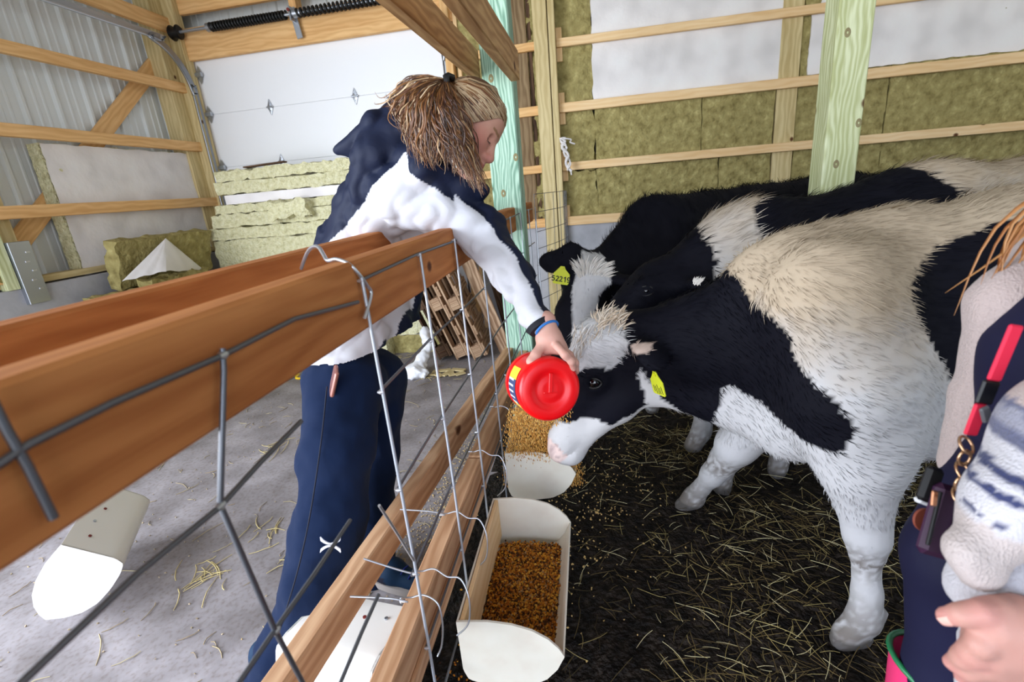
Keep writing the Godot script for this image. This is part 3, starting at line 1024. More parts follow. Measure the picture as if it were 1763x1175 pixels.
func wire_panels():
	# nearer panel: its rods are bent and their cut ends stick out past the last upright
	var a := thing("stock_mesh", "nearer welded wire stock panel with bent rods and cut free ends", "wire panel", Vector3(-0.385, 0, -0.2), "")
	var X := -0.385
	var r := 0.0033
	wire("upright", [on(-30, 640, 0, X), on(20, 740, 0, X), on(55, 800, 0, X), on(100, 890, 0, X)], r, M.wire, a)
	wire("upright", [on(388, 600, 0, X), on(390, 640, 0, X), on(384, 868, 0, X), on(478, 1083, 0, X), on(540, 1200, 0, X), on(600, 1330, 0, X)], r, M.wire, a)
	wire("crosswire", [on(-60, 842, 0, X), on(55, 765, 0, X), on(200, 693, 0, X), on(388, 612, 0, X), on(510, 550, 0, X), on(619, 521, 0, X)], r, M.wire, a)
	wire("crosswire", [on(-40, 1250, 0, X), on(240, 987, 0, X), on(384, 870, 0, X), on(450, 797, 0, X), on(522, 724, 0, X)], r, M.wire, a)
	wire("crosswire", [on(300, 1330, 0, X), on(420, 1165, 0, X), on(478, 1080, 0, X), on(545, 985, 0, X), on(606, 893, 0, X)], r, M.wire, a)
	wire("crosswire", [on(520, 1330, 0, X), on(585, 1180, 0, X), on(625, 1085, 0, X), on(654, 1020, 0, X)], r, M.wire, a)
	for p in [on(384, 869, 0, X), on(479, 1081, 0, X), on(388, 612, 0, X)]:
		part("weld", tube([p - Vector3(0, 0, 0.006), p, p + Vector3(0, 0, 0.006)], [0.003, 0.0055, 0.003], 8), M.wire_new, a)
	# farther panel
	var b := thing("stock_mesh", "farther welded wire stock panel between the girl and the feeding cattle", "wire panel", Vector3(-0.385, 0, -1.6))
	var zs := [-0.77]
	while zs[-1] > -3.1: zs.append(zs[-1] - 0.305)
	for z in zs:
		var x := fence_x(z)
		wire("upright", [Vector3(x, 1.197, z), Vector3(x + 0.002, 0.6, z - 0.003), Vector3(x, 0.06, z)], r, M.wire_lit, b)
	for y in ROWS:
		var pts := []
		var z0 := -0.775 if y != 0.57 else -0.765
		for k in 9:
			var z := lerpf(z0, -3.12, k / 8.0)
			pts.append(Vector3(fence_x(z) - 0.006, y + 0.004 * sin(k * 2.1), z))
		wire("crosswire", pts, r * 0.95, M.wire, b)
	for z in zs.slice(0, 5):
		for y in ROWS.slice(0, 5):
			var p := Vector3(fence_x(z) - 0.003, y, z)
			part("weld", tube([p - Vector3(0.006, 0, 0), p, p + Vector3(0.006, 0, 0)], [0.002, 0.005, 0.002], 7), M.wire_new, b)

func tie(called: String, label: String, pts: Array, r := 0.0022) -> void:
	solo(called, label, "tie wire", tube(spline(pts, 5), r, 7), M.wire_new, Vector3.ZERO, "")

func twisted(a: Vector3, b: Vector3) -> Array:
	var out := []
	var d := (b - a)
	var x := d.cross(Vector3.UP).normalized()
	var y := d.cross(x).normalized()
	for k in 13:
		var t := k / 12.0
		out.append(a + d * t + (x * cos(t * TAU * 2.0) + y * sin(t * TAU * 2.0)) * 0.004)
	return out

func tie_wires():
	# loop over both top rails in the foreground
	tie("tie_wire", "bright thick tie wire looped over both top rails in the foreground", [on(630, 548, 0, -0.383), on(641, 508, 0, -0.383), on(634, 492, 0, -0.384), on(621, 474, 0, -0.388), on(603, 456, 0, -0.40), on(582, 448, 0, -0.425), on(567, 450, 0, -0.445), on(560, 440, 0, -0.465), on(551, 427, 0, -0.49), on(540, 428, 0, -0.52), on(531, 440, 0, -0.55), on(522, 464, 0, -0.585)], 0.0034)
	var q := [[-0.80, 0.0], [-0.88, 0.03], [-1.10, 0.0], [-1.44, -0.01], [-1.80, 0.0], [-2.15, 0.01]]
	var say := ["tie wire around the lower pen rail nearest the camera, tail pointing left", "tie wire around the lower pen rail looping down to the feed filled trough", "tie wire twisted beside the far end of the feed filled trough", "tie wire on the lower pen rail above the second trough", "tie wire on the lower pen rail just left of the red canister", "farthest tie wire on the lower pen rail, beside the green post"]
	for k in q.size():
		var z: float = q[k][0]
		var x := fence_x(z)
		var top := 0.435
		var pts := [Vector3(x - 0.16, 0.50 + q[k][1], z + 0.03), Vector3(x - 0.08, 0.48, z + 0.01), Vector3(x - 0.045, 0.462, z)]
		pts += twisted(Vector3(x - 0.062, 0.462, z), Vector3(x - 0.058, 0.447, z - 0.03)).slice(0, 5)
		pts += [Vector3(x - 0.05, top + 0.008, z - 0.03), Vector3(x - 0.02, top + 0.012, z - 0.035), Vector3(x + 0.012, top - 0.005, z - 0.03), Vector3(x + 0.02, 0.385, z - 0.02), Vector3(x + 0.014, 0.33, z - 0.01), Vector3(x + 0.004, 0.305, z)]
		if k >= 3: pts = pts.slice(2)
		if k == 1 or k == 2 or k == 3:
			pts = pts.slice(0, -3) + [Vector3(x + 0.045, 0.425, z - 0.03), Vector3(x + 0.065, 0.38, z - 0.015), Vector3(x + 0.06, 0.32, z + 0.0), Vector3(x + 0.03, 0.29, z + 0.01)]
		tie("tie_wire", say[k], pts)
	# a stub through the near upright of the farther panel
	tie("tie_wire", "straight cut wire stub sticking up beside the nearest upright of the farther panel", [on(655, 868, 0, -0.385), on(685, 915, 0, -0.383), on(714, 962, 0, -0.38)], 0.0028)

func curled_mesh():
	var m := thing("wire_mesh", "fine grid of curled wire mesh bridging the fence end and the wall stud", "wire mesh", Vector3(-0.3, 0, -3.7))
	var rows := [[337, 331], [368, 355], [402, 380], [431, 404], [459, 429], [488, 455], [518, 482]]
	var tops := []
	var bots := []
	for k in rows.size():
		var a := P(919 + k * 1.5, rows[k][0], -3.36)
		var b := P(968 + k * 1.0, rows[k][1], -4.09)
		var y := (a.y + b.y) * 0.5
		var pts := []
		for s in 9:
			var t := s / 8.0
			var p := a.lerp(b, t)
			p += Vector3(0.10, 0, -0.10) * sin(t * PI)
			pts.append(p)
		wire("crosswire", pts, 0.0022, M.wire, m)
		if k == 0: tops = pts
		bots = pts
	for s in 9:
		wire("upright", [tops[s], bots[s] + Vector3(0, -0.1, 0), Vector3(bots[s].x, 0.1, bots[s].z)], 0.002, M.wire, m)

# ---------------------------------------------------------------- feeders
func feeder_profile(t: float) -> Vector2:
	# the sheet: from the back's top edge down, round the bottom and up to the front lip
	var pts := [Vector2(0, 0.20), Vector2(0, 0.12), Vector2(0, 0.04), Vector2(0.012, 0.008), Vector2(0.05, -0.002), Vector2(0.11, -0.004), Vector2(0.17, 0.004), Vector2(0.215, 0.028), Vector2(0.245, 0.065), Vector2(0.265, 0.11)]
	var f := t * (pts.size() - 1)
	var k := mini(int(f), pts.size() - 2)
	return (pts[k] as Vector2).lerp(pts[k + 1], f - k)

func feeder_shell(L: float) -> ArrayMesh:
	var g := Geo.new()
	var th := 0.005
	var inner := []
	var outer := []
	var n := 28
	for k in n + 1:
		var t := float(k) / n
		var p := feeder_profile(t)
		var q := feeder_profile(minf(t + 0.01, 1.0)) - feeder_profile(maxf(t - 0.01, 0.0))
		var nn := Vector2(-q.y, q.x).normalized()   # towards the hollow
		if nn.dot(Vector2(0.1, 0.12) - p) < 0: nn = -nn
		var ri := []
		var ro := []
		for s in 9:
			var z := lerpf(-L * 0.5, L * 0.5, s / 8.0)
			ri.append(Vector3(p.x + nn.x * th, p.y + nn.y * th, z))
			ro.append(Vector3(p.x, p.y, z))
		inner.append(ri); outer.append(ro)
	g.grid(inner, false, Vector2.ONE, Color.WHITE, true)
	g.grid(outer)
	g.smooth()
	for e in [0, n]:   # rims
		for s in 8:
			g.face([inner[e][s], inner[e][s + 1], outer[e][s + 1], outer[e][s]])
	return g.build()

func feeder_end() -> ArrayMesh:
	# D shaped end panel with a softly curved top edge, 6 mm thick, in the plane z = 0
	var top := [Vector2(0.265, 0.11), Vector2(0.252, 0.135), Vector2(0.228, 0.162), Vector2(0.19, 0.186), Vector2(0.14, 0.201), Vector2(0.08, 0.207), Vector2(0.03, 0.203)]
	var poly := []
	for k in 29: poly.append(feeder_profile(k / 28.0))
	poly.append_array(top)
	var g := Geo.new()
	var c := Vector3(0.1, 0.1, 0)
	for s in [0.003, -0.003]:
		for k in poly.size():
			var a: Vector2 = poly[k]
			var b: Vector2 = poly[(k + 1) % poly.size()]
			var q := [Vector3(c.x, c.y, s), Vector3(a.x, a.y, s), Vector3(b.x, b.y, s)]
			if s < 0: q = [q[0], q[2], q[1]]
			g.face(q)
	for k in poly.size():
		var a: Vector2 = poly[k]
		var b: Vector2 = poly[(k + 1) % poly.size()]
		g.face([Vector3(a.x, a.y, 0.003), Vector3(a.x, a.y, -0.003), Vector3(b.x, b.y, -0.003), Vector3(b.x, b.y, 0.003)])
	return g.build()

func feeder(label: String, xf: Transform3D, L: float, mat: Material, strip := false, holes := false) -> Node3D:
	var f := thing("feed_trough", label, "trough", xf.origin, "")
	part("shell", feeder_shell(L), mat, f, xf)
	for s in [-1.0, 1.0]:
		part("end_panel", feeder_end(), mat, f, xf * Transform3D(Basis(), Vector3(0, 0, s * (L * 0.5 - 0.002))))
	if strip:
		part("backing_board", box_mesh(Vector3(0.012, 0.15, L - 0.012), 0.002, 0.6), M.pine, f, xf * Transform3D(Basis(), Vector3(0.013, 0.125, 0)), "pale wooden board screwed inside the back")
	if holes:
		for k in 4:
			part("screw_hole", tube([Vector3(-0.0005, 0, 0), Vector3(-0.004, 0, 0)], 0.005, 10), M.zinc if k % 2 else M.rust, f, xf * Transform3D(Basis(), Vector3(0, 0.15 if k % 2 else 0.14, (k - 1.5) * L * 0.21)))
	return f

func feeders():
	feeder("white plastic feed trough hung on the fence, filled with golden brown grain", Transform3D(Basis(Vector3.UP, 0.0), Vector3(-0.362, 0.105, -1.145)), 0.50, M.poly, true)
	feeder("white plastic feed trough under the red canister and the heifer's muzzle", Transform3D(Basis(Vector3.UP, 0.02), Vector3(-0.352, 0.165, -1.84)), 0.50, M.poly, true)
	# loose ones: one tipped on its curved side in the alley, one on its face behind the lower rails
	var e := Vector3(-0.56, 0, -0.83).normalized()
	var l := Vector3(-0.83, 0, 0.56).normalized()
	var th := deg_to_rad(47)
	var xl := l * cos(th) - Vector3.UP * sin(th)
	var yl := l * sin(th) + Vector3.UP * cos(th)
	feeder("empty white feed trough tipped over on the concrete at the lower left", Transform3D(Basis(xl, yl, xl.cross(yl)), Vector3(-1.745, 0.196, -1.325)), 0.42, M.poly_clean, false, true)
	var x2 := Vector3(0.05, -1, 0.1).normalized()
	var y2 := Vector3(0.2, 0.1, -1.0)
	y2 = (y2 - x2 * y2.dot(x2)).normalized()
	feeder("empty white feed trough lying face down behind the two lower rails", Transform3D(Basis(x2, y2, x2.cross(y2)), Vector3(-0.69, 0.27, -0.80)), 0.30, M.poly_clean, false, true)

# ---------------------------------------------------------------- things standing about
func batt(label: String, lo: Vector3, hi: Vector3, mat: Material, seed_: int, group := "", rough := 0.010, rot := Basis(), faced := "") -> Node3D:
	var c := (lo + hi) * 0.5
	var xf := Transform3D(rot, c)
	var t := thing("wool_batt", label, "insulation", Vector3(c.x, lo.y, c.z), group)
	part("wool", batt_mesh(hi - lo, seed_, rough, 0.03), mat, t, xf)
	if faced:
		var s := hi - lo
		var g := Geo.new()
		var nz := FastNoiseLite.new(); nz.seed = seed_; nz.frequency = 4.0
		var rows := []
		for j in 7:
			var row := []
			for k in 40:
				var u := float(k) / 39; var v := float(j) / 6
				var x := lerpf(-s.x * 0.5, s.x * 0.5, u)
				if faced == "front": row.append(Vector3(x, lerpf(-s.y * 0.5, s.y * 0.5, v) + nz.get_noise_2d(x * 6, 5) * 0.004, s.z * 0.5 + 0.012 + nz.get_noise_2d(x * 3, v) * 0.004))
				else: row.append(Vector3(x, -s.y * 0.5 - 0.004 + 0.008 * (0.5 + 0.5 * nz.get_noise_2d(x * 3, 2)) * (1.0 - v), lerpf(s.z * 0.5 + 0.014, -s.z * 0.5, v)))
			rows.append(row)
		g.grid(rows, false, Vector2.ONE, Color.WHITE, faced != "front")
		g.smooth()
		part("white_facing", g.build(), M.facing, t, xf)
	return t

func props():
	# big white faced batt standing in the wall bay behind the low girt
	var p := thing("faced_batt", "large white faced mineral wool batt standing against the left wall behind a girt", "insulation", Vector3(-3.46, 1.0, -3.45))
	part("wool", batt_mesh(Vector3(0.085, 0.84, 1.29), 301, 0.006, 0.03), M.wool_light, p, Transform3D(Basis(), Vector3(-3.475, 1.43, -3.47)))
	var g := Geo.new()
	var nz := FastNoiseLite.new(); nz.seed = 12; nz.frequency = 1.6
	var rows := []
	for j in 26:
		var row := []
		for k in 40:
			var u := float(k) / 39; var v := float(j) / 25
			var z := lerpf(-2.835, -4.11, u); var y := lerpf(1.005, 1.85, v)
			row.append(Vector3(-3.424 + 0.012 * nz.get_noise_2d(z * 1.5 + y, y * 1.3) * sin(v * PI) + 0.012 * u * (1.0 - v), y + 0.01 * nz.get_noise_2d(z * 4.0, 3.0), z + 0.012 * nz.get_noise_2d(y * 5.0, 8.0) * (1.0 if k == 0 else 0.2)))
		rows.append(row)
	g.grid(rows, false, Vector2.ONE, Color.WHITE, true)
	g.smooth()
	part("white_facing", g.build(), M.facing, p)

	# stack of batts in front of the overhead door
	var ys := [1.655, 1.567, 1.468, 1.390, 1.316, 1.208, 1.108, 0.74, 0.37, 0.0]
	var lab := ["topmost mineral wool batt of the stack before the overhead door, with ragged top", "second mineral wool batt from the top, before the overhead door", "white wrapped batt in the stack before the overhead door", "mineral wool batt just under the white wrapped one, a torn lump before it", "mineral wool batt above the widest seam of the stack, with dark tears", "mineral wool batt over the lower grey seam of the stack", "thick mineral wool bundle carrying the flat batts before the overhead door", "thick mineral wool bundle in the middle of the pile before the overhead door", "thick mineral wool bundle on the floor at the foot of the door pile"]
	for k in ys.size() - 1:
		var y1: float = ys[k]
		var y0: float = ys[k + 1]
		var l: String = lab[k]
		var x0 := -2.99 - 0.033 * minf(k, 6) + 0.02 * sin(k * 2.3)
		if k == 2: x0 += 0.13
		var t := batt(l, Vector3(x0, y0 + 0.003, -4.14), Vector3(-1.75 + 0.02 * sin(k * 3.1), y1 - 0.003, -3.76 + 0.012 * sin(k * 1.9)), M.wool_light, 320 + k, "", 0.009 if k > 0 else 0.016, Basis(), "front" if k == 2 else ("under" if k in [0, 3, 5] else ""))
	batt("torn lump of mineral wool sticking out of the stack before the door", Vector3(-2.52, 1.255, -3.79), Vector3(-2.18, 1.375, -3.66), M.wool_light, 361, "", 0.022)
	# dark sliver of board lying on the stack
	var sl := solo("wood_sliver", "thin dark board end lying on top of the insulation stack", "board", box_mesh(Vector3(0.36, 0.012, 0.06), 0.003), M.pallet_dark, Vector3(-2.55, 1.672, -3.80))
	sl.rotation.z = 0.03
	# pile by the left wall: a low stack, a leaning slab and a torn corner of white facing
	batt("flat mineral wool offcut heaped below the leaning olive slab", Vector3(-3.28, 0.70, -3.55), Vector3(-2.87, 0.87, -2.65), M.wool, 370, "", 0.012)
	batt("pale thick mineral wool offcut on the heap by the left wall", Vector3(-3.30, 0.36, -3.65), Vector3(-2.75, 0.697, -2.55), M.wool_light, 371, "", 0.012)
	batt("pale thick mineral wool bundle on the floor under the heap by the left wall", Vector3(-3.30, 0.0, -3.65), Vector3(-2.72, 0.357, -2.55), M.wool_light, 372, "", 0.012)
	var lean := Basis(Vector3.BACK, -0.22) 
	batt("olive mineral wool slab leaning against the concrete stem wall at the left", Vector3(-3.265, 0.885, -3.72), Vector3(-3.17, 1.215, -2.87), M.wool, 380, "", 0.011, lean)
	var pk := thing("torn_facing", "torn peaked corner of white facing in front of the leaning olive slab", "insulation", Vector3(-3.05, 0.87, -3.3))
	var ap := on(291, 412, 0, -3.12)
	var bl := on(216, 486, 0, -3.02)
	var bm := on(292, 468, 0, -2.93)
	var br := on(359, 468, 0, -3.09)
	var gk := Geo.new()
	for tri in [[ap, bl, bm], [ap, bm, br]]:
		var rr := []
		for j in 11:
			var row := []
			for k in 11:
				var u := k / 10.0; var v := j / 10.0
				var q: Vector3 = (tri[0] as Vector3).lerp((tri[1] as Vector3).lerp(tri[2], u), v)
				row.append(q + Vector3(0.014 * sin(u * PI) * sin(v * PI), 0.004 * sin(u * 17.0) * v, 0))
			rr.append(row)
		gk.grid(rr, false, Vector2.ONE, Color.WHITE, true)
	gk.smooth()
	part("white_sheet", gk.build(), M.facing, pk)
	part("wool", batt_mesh(Vector3(0.10, 0.09, 0.55), 384, 0.018, 0.025), M.wool, pk, Transform3D(Basis(), Vector3(-3.03, 0.885, -3.15)))
	batt("grey olive scrap of wool lying on the sill by the left post", Vector3(-3.44, 1.055, -2.33), Vector3(-3.36, 1.10, -2.10), M.wool, 386, "", 0.012)

	pallets()
	# batts beside the pallets
	var yy := 0.0
	for k in 3:
		var h: float = [0.17, 0.30, 0.15][k]
		batt(["bottom mineral wool batt beside the leaning pallets, standing on the floor", "squarish pale mineral wool block stacked beside the leaning pallets", "dark topped mineral wool batt on the block beside the pallets"][k], Vector3(-1.80, yy + 0.002, -4.16), Vector3(-1.36 + [0.12, 0.0, -0.03][k], yy + h - 0.002, -3.90), [M.wool, M.wool_light, M.wool][k], 390 + k, "", 0.012, Basis(), "under" if k == 1 else "")
		yy += h
	white_bag()
	# cords on the floor behind the girl
	for q in [[Color(0.90, 0.74, 0.10), "bright yellow cord lying in loose loops on the floor behind the girl", 0.0], [Color(0.25, 0.55, 0.80), "thin blue cord lying across the yellow one behind the girl", 0.6]]:
		var pts := []
		for k in 12:
			var t := k / 11.0
			pts.append(Vector3(-2.75 + 0.65 * t + q[2] * 0.1, 0.012 + 0.02 * absf(sin(k * 2.0 + q[2])), -3.05 - 0.45 * t + 0.10 * sin(k * 1.9 + q[2]) - q[2] * 0.3))
		solo("cord", q[1], "cord", tube(spline(pts, 5), 0.010 if q[2] == 0.0 else 0.006, 7), plain(q[0], 0.5))
	# twine on the stud
	var tw := thing("twine", "knotted white twine hanging on the wall stud beside the wool", "twine", Vector3(-0.19, 1.35, -4.08))
	for k in 5:
		var pts := []
		for j in 9:
			var t := j / 8.0
			pts.append(Vector3(-0.185 + 0.05 * t + 0.018 * sin(j * 1.7 + k * 1.3) + (0.05 * t * t if k == 4 else 0.0), 1.66 - (0.05 if k == 4 else 0.25 + 0.03 * sin(k * 2.0)) * t + 0.02 * sin(t * PI), -4.085 + 0.01 * cos(j * 2.1 + k)))
		part("strand", tube(spline(pts, 4), 0.006 if k > 0 else 0.011, 6), M.facing, tw)
	grain()

func pallet(label: String, base: Vector3, lean: float, turn: float, mat: Material):
	# block pallet standing on edge; local x is its thickness, y its height, z its depth
	var p := thing("pallet", label, "pallet", base, "")
	var xf := Transform3D(Basis(Vector3.UP, turn) * Basis(Vector3.BACK, lean), base)
	var H := 0.98
	var D := 0.36
	var tk := 0.016
	for z in [-D * 0.5, 0.0, D * 0.5]:
		part("bottom_board", box_mesh(Vector3(tk, 0.09, H), 0.002, z), mat, p, xf * Transform3D(Basis(Vector3(1, 0, 0), Vector3(0, 0, 1), Vector3(0, -1, 0)).inverse(), Vector3(-0.055, H * 0.5, z)))
		part("top_board", box_mesh(Vector3(tk, 0.09, H), 0.002, z + 1.0), mat, p, xf * Transform3D(Basis(Vector3(1, 0, 0), Vector3(0, 0, 1), Vector3(0, -1, 0)).inverse(), Vector3(0.038, H * 0.5, z)))
		for y in [0.06, H * 0.5, H - 0.06]:
			part("block", box_mesh(Vector3(0.074, 0.10, 0.09), 0.003, y), mat, p, xf * Transform3D(Basis(), Vector3(-0.0085, y, z)))
	for k in 6:
		part("deck_board", box_mesh(Vector3(tk, 0.085 if k % 2 else 0.11, D + 0.09), 0.002, k * 0.7), mat, p, xf * Transform3D(Basis(), Vector3(0.054, 0.055 + (H - 0.11) * k / 5.0, 0)))

func pallets():
	pallet("pale wooden pallet standing on edge, leaning left, rightmost of the row by the fence post", Vector3(-0.93, 0.03, -3.86), 0.33, 0.10, M.pallet)
	pallet("weathered wooden pallet standing on edge in the middle of the leaning row", Vector3(-1.07, 0.03, -3.87), 0.34, 0.06, M.pallet)
	pallet("dark wooden pallet standing on edge next to the mineral wool block", Vector3(-1.22, 0.03, -3.88), 0.35, 0.04, M.pallet_dark)
	# a plank propped across the outermost pallet
	var pl := solo("plank", "wide weathered plank propped against the pallets by the fence post", "board", box_mesh(Vector3(0.11, 0.018, 0.92), 0.003, 3.0), M.pallet, Vector3.ZERO)
	pl.transform = along(Vector3(-0.72, 0.02, -3.78), Vector3(-1.02, 0.88, -3.86), Vector3.BACK)
	var pl2 := solo("plank", "dark brown plank leaning behind the wide weathered one by the fence post", "board", box_mesh(Vector3(0.16, 0.02, 0.95), 0.003, 3.0), M.pallet_dark, Vector3.ZERO)
	pl2.transform = along(Vector3(-0.66, 0.02, -4.02), Vector3(-0.86, 0.94, -4.10), Vector3.BACK)

func white_bag():
	var b := Body.new()
	b.k = 0.06
	var o := Vector3(-1.40, 0.0, -3.30)
	b.bone(o + Vector3(-0.10, 0.035, 0.02), o + Vector3(0.10, 0.04, 0.0), 0.045, 0.05, Vector3.UP, 0.8)
	b.bone(o + Vector3(0.04, 0.05, -0.03), o + Vector3(0.10, 0.19, -0.22), 0.05, 0.035)
	b.bone(o + Vector3(0.10, 0.19, -0.22), o + Vector3(0.06, 0.27, -0.30), 0.035, 0.04, Vector3(1, 0, 0), 0.7)
	b.bone(o + Vector3(-0.12, 0.03, 0.03), o + Vector3(-0.17, 0.03, -0.02), 0.03, 0.02)
	var nz := FastNoiseLite.new(); nz.seed = 3; nz.frequency = 9.0; nz.fractal_octaves = 3
	var g := Geo.new()
	b.mesh_into(g, 0.011, func(_p, _n): return Color(0.86, 0.86, 0.88), nz, 0.03)
	var m := M.vc.duplicate() as StandardMaterial3D
	m.roughness = 0.45
	solo("crumpled_bag", "crumpled white plastic sack on the concrete behind the girl", "bag", g.build(), m)
	var r := Geo.new()
	for k in 7:
		var c := Vector3(-1.22 + 0.035 * k, 0.012, -3.36 + 0.05 * sin(k * 2.2))
		box_into(r, Vector3(0.05, 0.01, 0.10 + 0.03 * sin(k * 3.0)), 0.002, Transform3D(Basis(Vector3.UP, k * 0.9), c))
	solo("scrap_heap", "small heap of torn paper and husks beside the white sack", "scraps", r.build(), M.stud, Vector3.ZERO, "", "stuff")

# ---------------------------------------------------------------- grain
func bit_mesh() -> ArrayMesh:
	var g := Geo.new()
	var p := [Vector3(0, 0.0028, 0), Vector3(0, -0.002, 0.0006), Vector3(0.0036, 0.0003, 0.0004), Vector3(-0.0034, 0, -0.0008), Vector3(0.0005, 0.0006, 0.003), Vector3(-0.0006, -0.0002, -0.0031)]
	for f in [[0, 4, 2], [0, 2, 5], [0, 5, 3], [0, 3, 4], [1, 2, 4], [1, 5, 2], [1, 3, 5], [1, 4, 3]]:
		g.face([p[f[0]], p[f[1]], p[f[2]]])
	return g.build()

func scatter(called: String, label: String, category: String, mesh: Mesh, mat: Material, places: Array, cols: Array, parent: Node = null):
	var mm := MultiMesh.new()
	mm.transform_format = MultiMesh.TRANSFORM_3D
	mm.use_colors = true
	mm.mesh = mesh
	mm.instance_count = places.size()
	for k in places.size():
		mm.set_instance_transform(k, places[k])
		mm.set_instance_color(k, cols[k])
	var o := MultiMeshInstance3D.new()
	o.name = called
	o.multimesh = mm
	o.material_override = mat
	o.set_meta("kind", "stuff")
	o.set_meta("label", label)
	if parent == null:
		o.set_meta("category", category)
		add_child(o, true)
	else:
		o.transform = world_of(parent).affine_inverse()
		parent.add_child(o, true)

func rand_basis(s: float) -> Basis:
	return Basis.from_euler(Vector3(rng.randf() * TAU, rng.randf() * TAU, rng.randf() * TAU)).scaled(Vector3.ONE * s)

func grain_color() -> Color:
	var t := rng.randf()
	if t < 0.42: return Color(0.30, 0.085, 0.008).lerp(Color(0.46, 0.16, 0.012), rng.randf())
	if t < 0.64: return Color(0.55, 0.22, 0.015).lerp(Color(0.66, 0.34, 0.05), rng.randf())
	if t < 0.92: return Color(0.035, 0.012, 0.004).lerp(Color(0.12, 0.04, 0.008), rng.randf())
	return Color(0.36, 0.20, 0.08)

func grain():
	var bit := bit_mesh()
	for q in [[-0.362, 0.105, -1.145, 0.058, "golden brown grain mix heaped in the nearer hung trough", 5200], [-0.352, 0.165, -1.84, 0.045, "golden brown grain lying in the trough under the canister", 1500]]:
		var places := []
		var cols := []
		var g := Geo.new()
		var rows := []
		for j in 16:
			var row := []
			for k in 10:
				var u := k / 9.0; var v := j / 15.0
				row.append(Vector3(q[0] + 0.022 + 0.218 * u - 0.012 * u * (1.0 - v) , q[1] + q[3] + 0.018 * sin(u * 2.4) * (1.0 - u * 0.6) - 0.02 * absf(v - 0.45), q[2] - 0.20 + 0.425 * v))
			rows.append(row)
		g.grid(rows, false, Vector2.ONE, Color.WHITE, true)
		g.smooth()
		var t := solo("grain_heap", q[4], "grain", g.build(), plain(Color(0.36, 0.22, 0.08), 0.9), Vector3.ZERO, "", "stuff")
		for n in q[5]:
			var u := rng.randf(); var v := rng.randf()
			var y: float = q[1] + q[3] + 0.018 * sin(u * 2.4) * (1.0 - u * 0.6) - 0.02 * absf(v - 0.45) + rng.randf() * 0.004
			places.append(Transform3D(rand_basis(rng.randf_range(0.9, 2.0)), Vector3(q[0] + 0.022 + 0.218 * u - 0.012 * u * (1 - v) + rng.randfn() * 0.004, y, q[2] - 0.20 + 0.425 * v + rng.randfn() * 0.005)))
			cols.append(grain_color())
		scatter("grain", "loose grain kernels", "", bit, M.vc, places, cols, t)
	# grain in mid air, falling from the canister mouth into the far trough
	var places := []
	var cols := []
	for n in 9000:
		var t := rng.randf()
		var u := rng.randf()
		var a := P(lerpf(893, 972, u), 712.0 + 8.0 * rng.randfn(), -1.37 - 0.02 * rng.randf())
		var e := P(lerpf(872, 1000, u), 835.0, -1.66)
		var p := Vector3(lerpf(a.x, e.x, sqrt(t)), lerpf(a.y, e.y, t), lerpf(a.z, e.z, sqrt(t))) + Vector3(rng.randfn(), 0, rng.randfn()) * 0.010
		places.append(Transform3D(Basis.from_euler(Vector3(rng.randfn() * 0.25, rng.randf() * TAU, rng.randfn() * 0.25)) * Basis.from_scale(Vector3(0.5, 2.4, 0.5) * rng.randf_range(0.6, 1.2)), p))
		cols.append(Color(0.60, 0.28, 0.045).lerp(Color(0.78, 0.48, 0.15), rng.randf()) if rng.randf() < 0.8 else Color(0.5, 0.22, 0.05))
	scatter("falling_grain", "stream of golden grain falling from the red canister into the trough", "grain", bit, M.vc, places, cols)
	# spilled kernels on the concrete beside the fence and in the muck under the troughs
	places = []; cols = []
	for n in 1500:
		var z := -1.75 + rng.randfn() * 0.42
		var x := -0.56 - absf(rng.randfn()) * 0.16
		places.append(Transform3D(rand_basis(rng.randf_range(0.7, 1.4)), Vector3(x, 0.003, z)))
		cols.append(Color(0.62, 0.42, 0.16).lerp(Color(0.75, 0.6, 0.35), rng.randf()))
	for n in 500:
		places.append(Transform3D(rand_basis(rng.randf_range(0.8, 1.6)), Vector3(rng.randf_range(-3.0, -0.55), 0.003, rng.randf_range(-3.0, -0.2))))
		cols.append(Color(0.5, 0.4, 0.25).lerp(Color(0.35, 0.28, 0.2), rng.randf()))
	for n in 700:
		places.append(Transform3D(rand_basis(rng.randf_range(0.9, 1.7)), Vector3(-0.33 + rng.randfn() * 0.06, 0.022, -0.85 + rng.randfn() * 0.25)))
		cols.append(grain_color())
	for n in 500:
		places.append(Transform3D(rand_basis(rng.randf_range(0.9, 1.7)), Vector3(-0.05 + rng.randfn() * 0.16, 0.022, -1.75 + rng.randfn() * 0.3)))
		cols.append(Color(0.62, 0.42, 0.16))
	scatter("spilled_grain", "spilled grain kernels scattered on the ground along both sides of the fence", "grain", bit, M.vc, places, cols)

# ---------------------------------------------------------------- straw
func straw_mesh(seed_: int) -> ArrayMesh:
	var r := RandomNumberGenerator.new()
	r.seed = seed_
	var pts := []
	var p := Vector3(-0.5, 0, 0)
	var bend := r.randf_range(-0.25, 0.25)
	for k in 5:
		pts.append(p)
		p += Vector3(0.25, r.randf_range(-0.02, 0.03), bend * 0.25 * k * 0.5)
	return tube(pts, [0.011, 0.012, 0.012, 0.011, 0.008], 4)

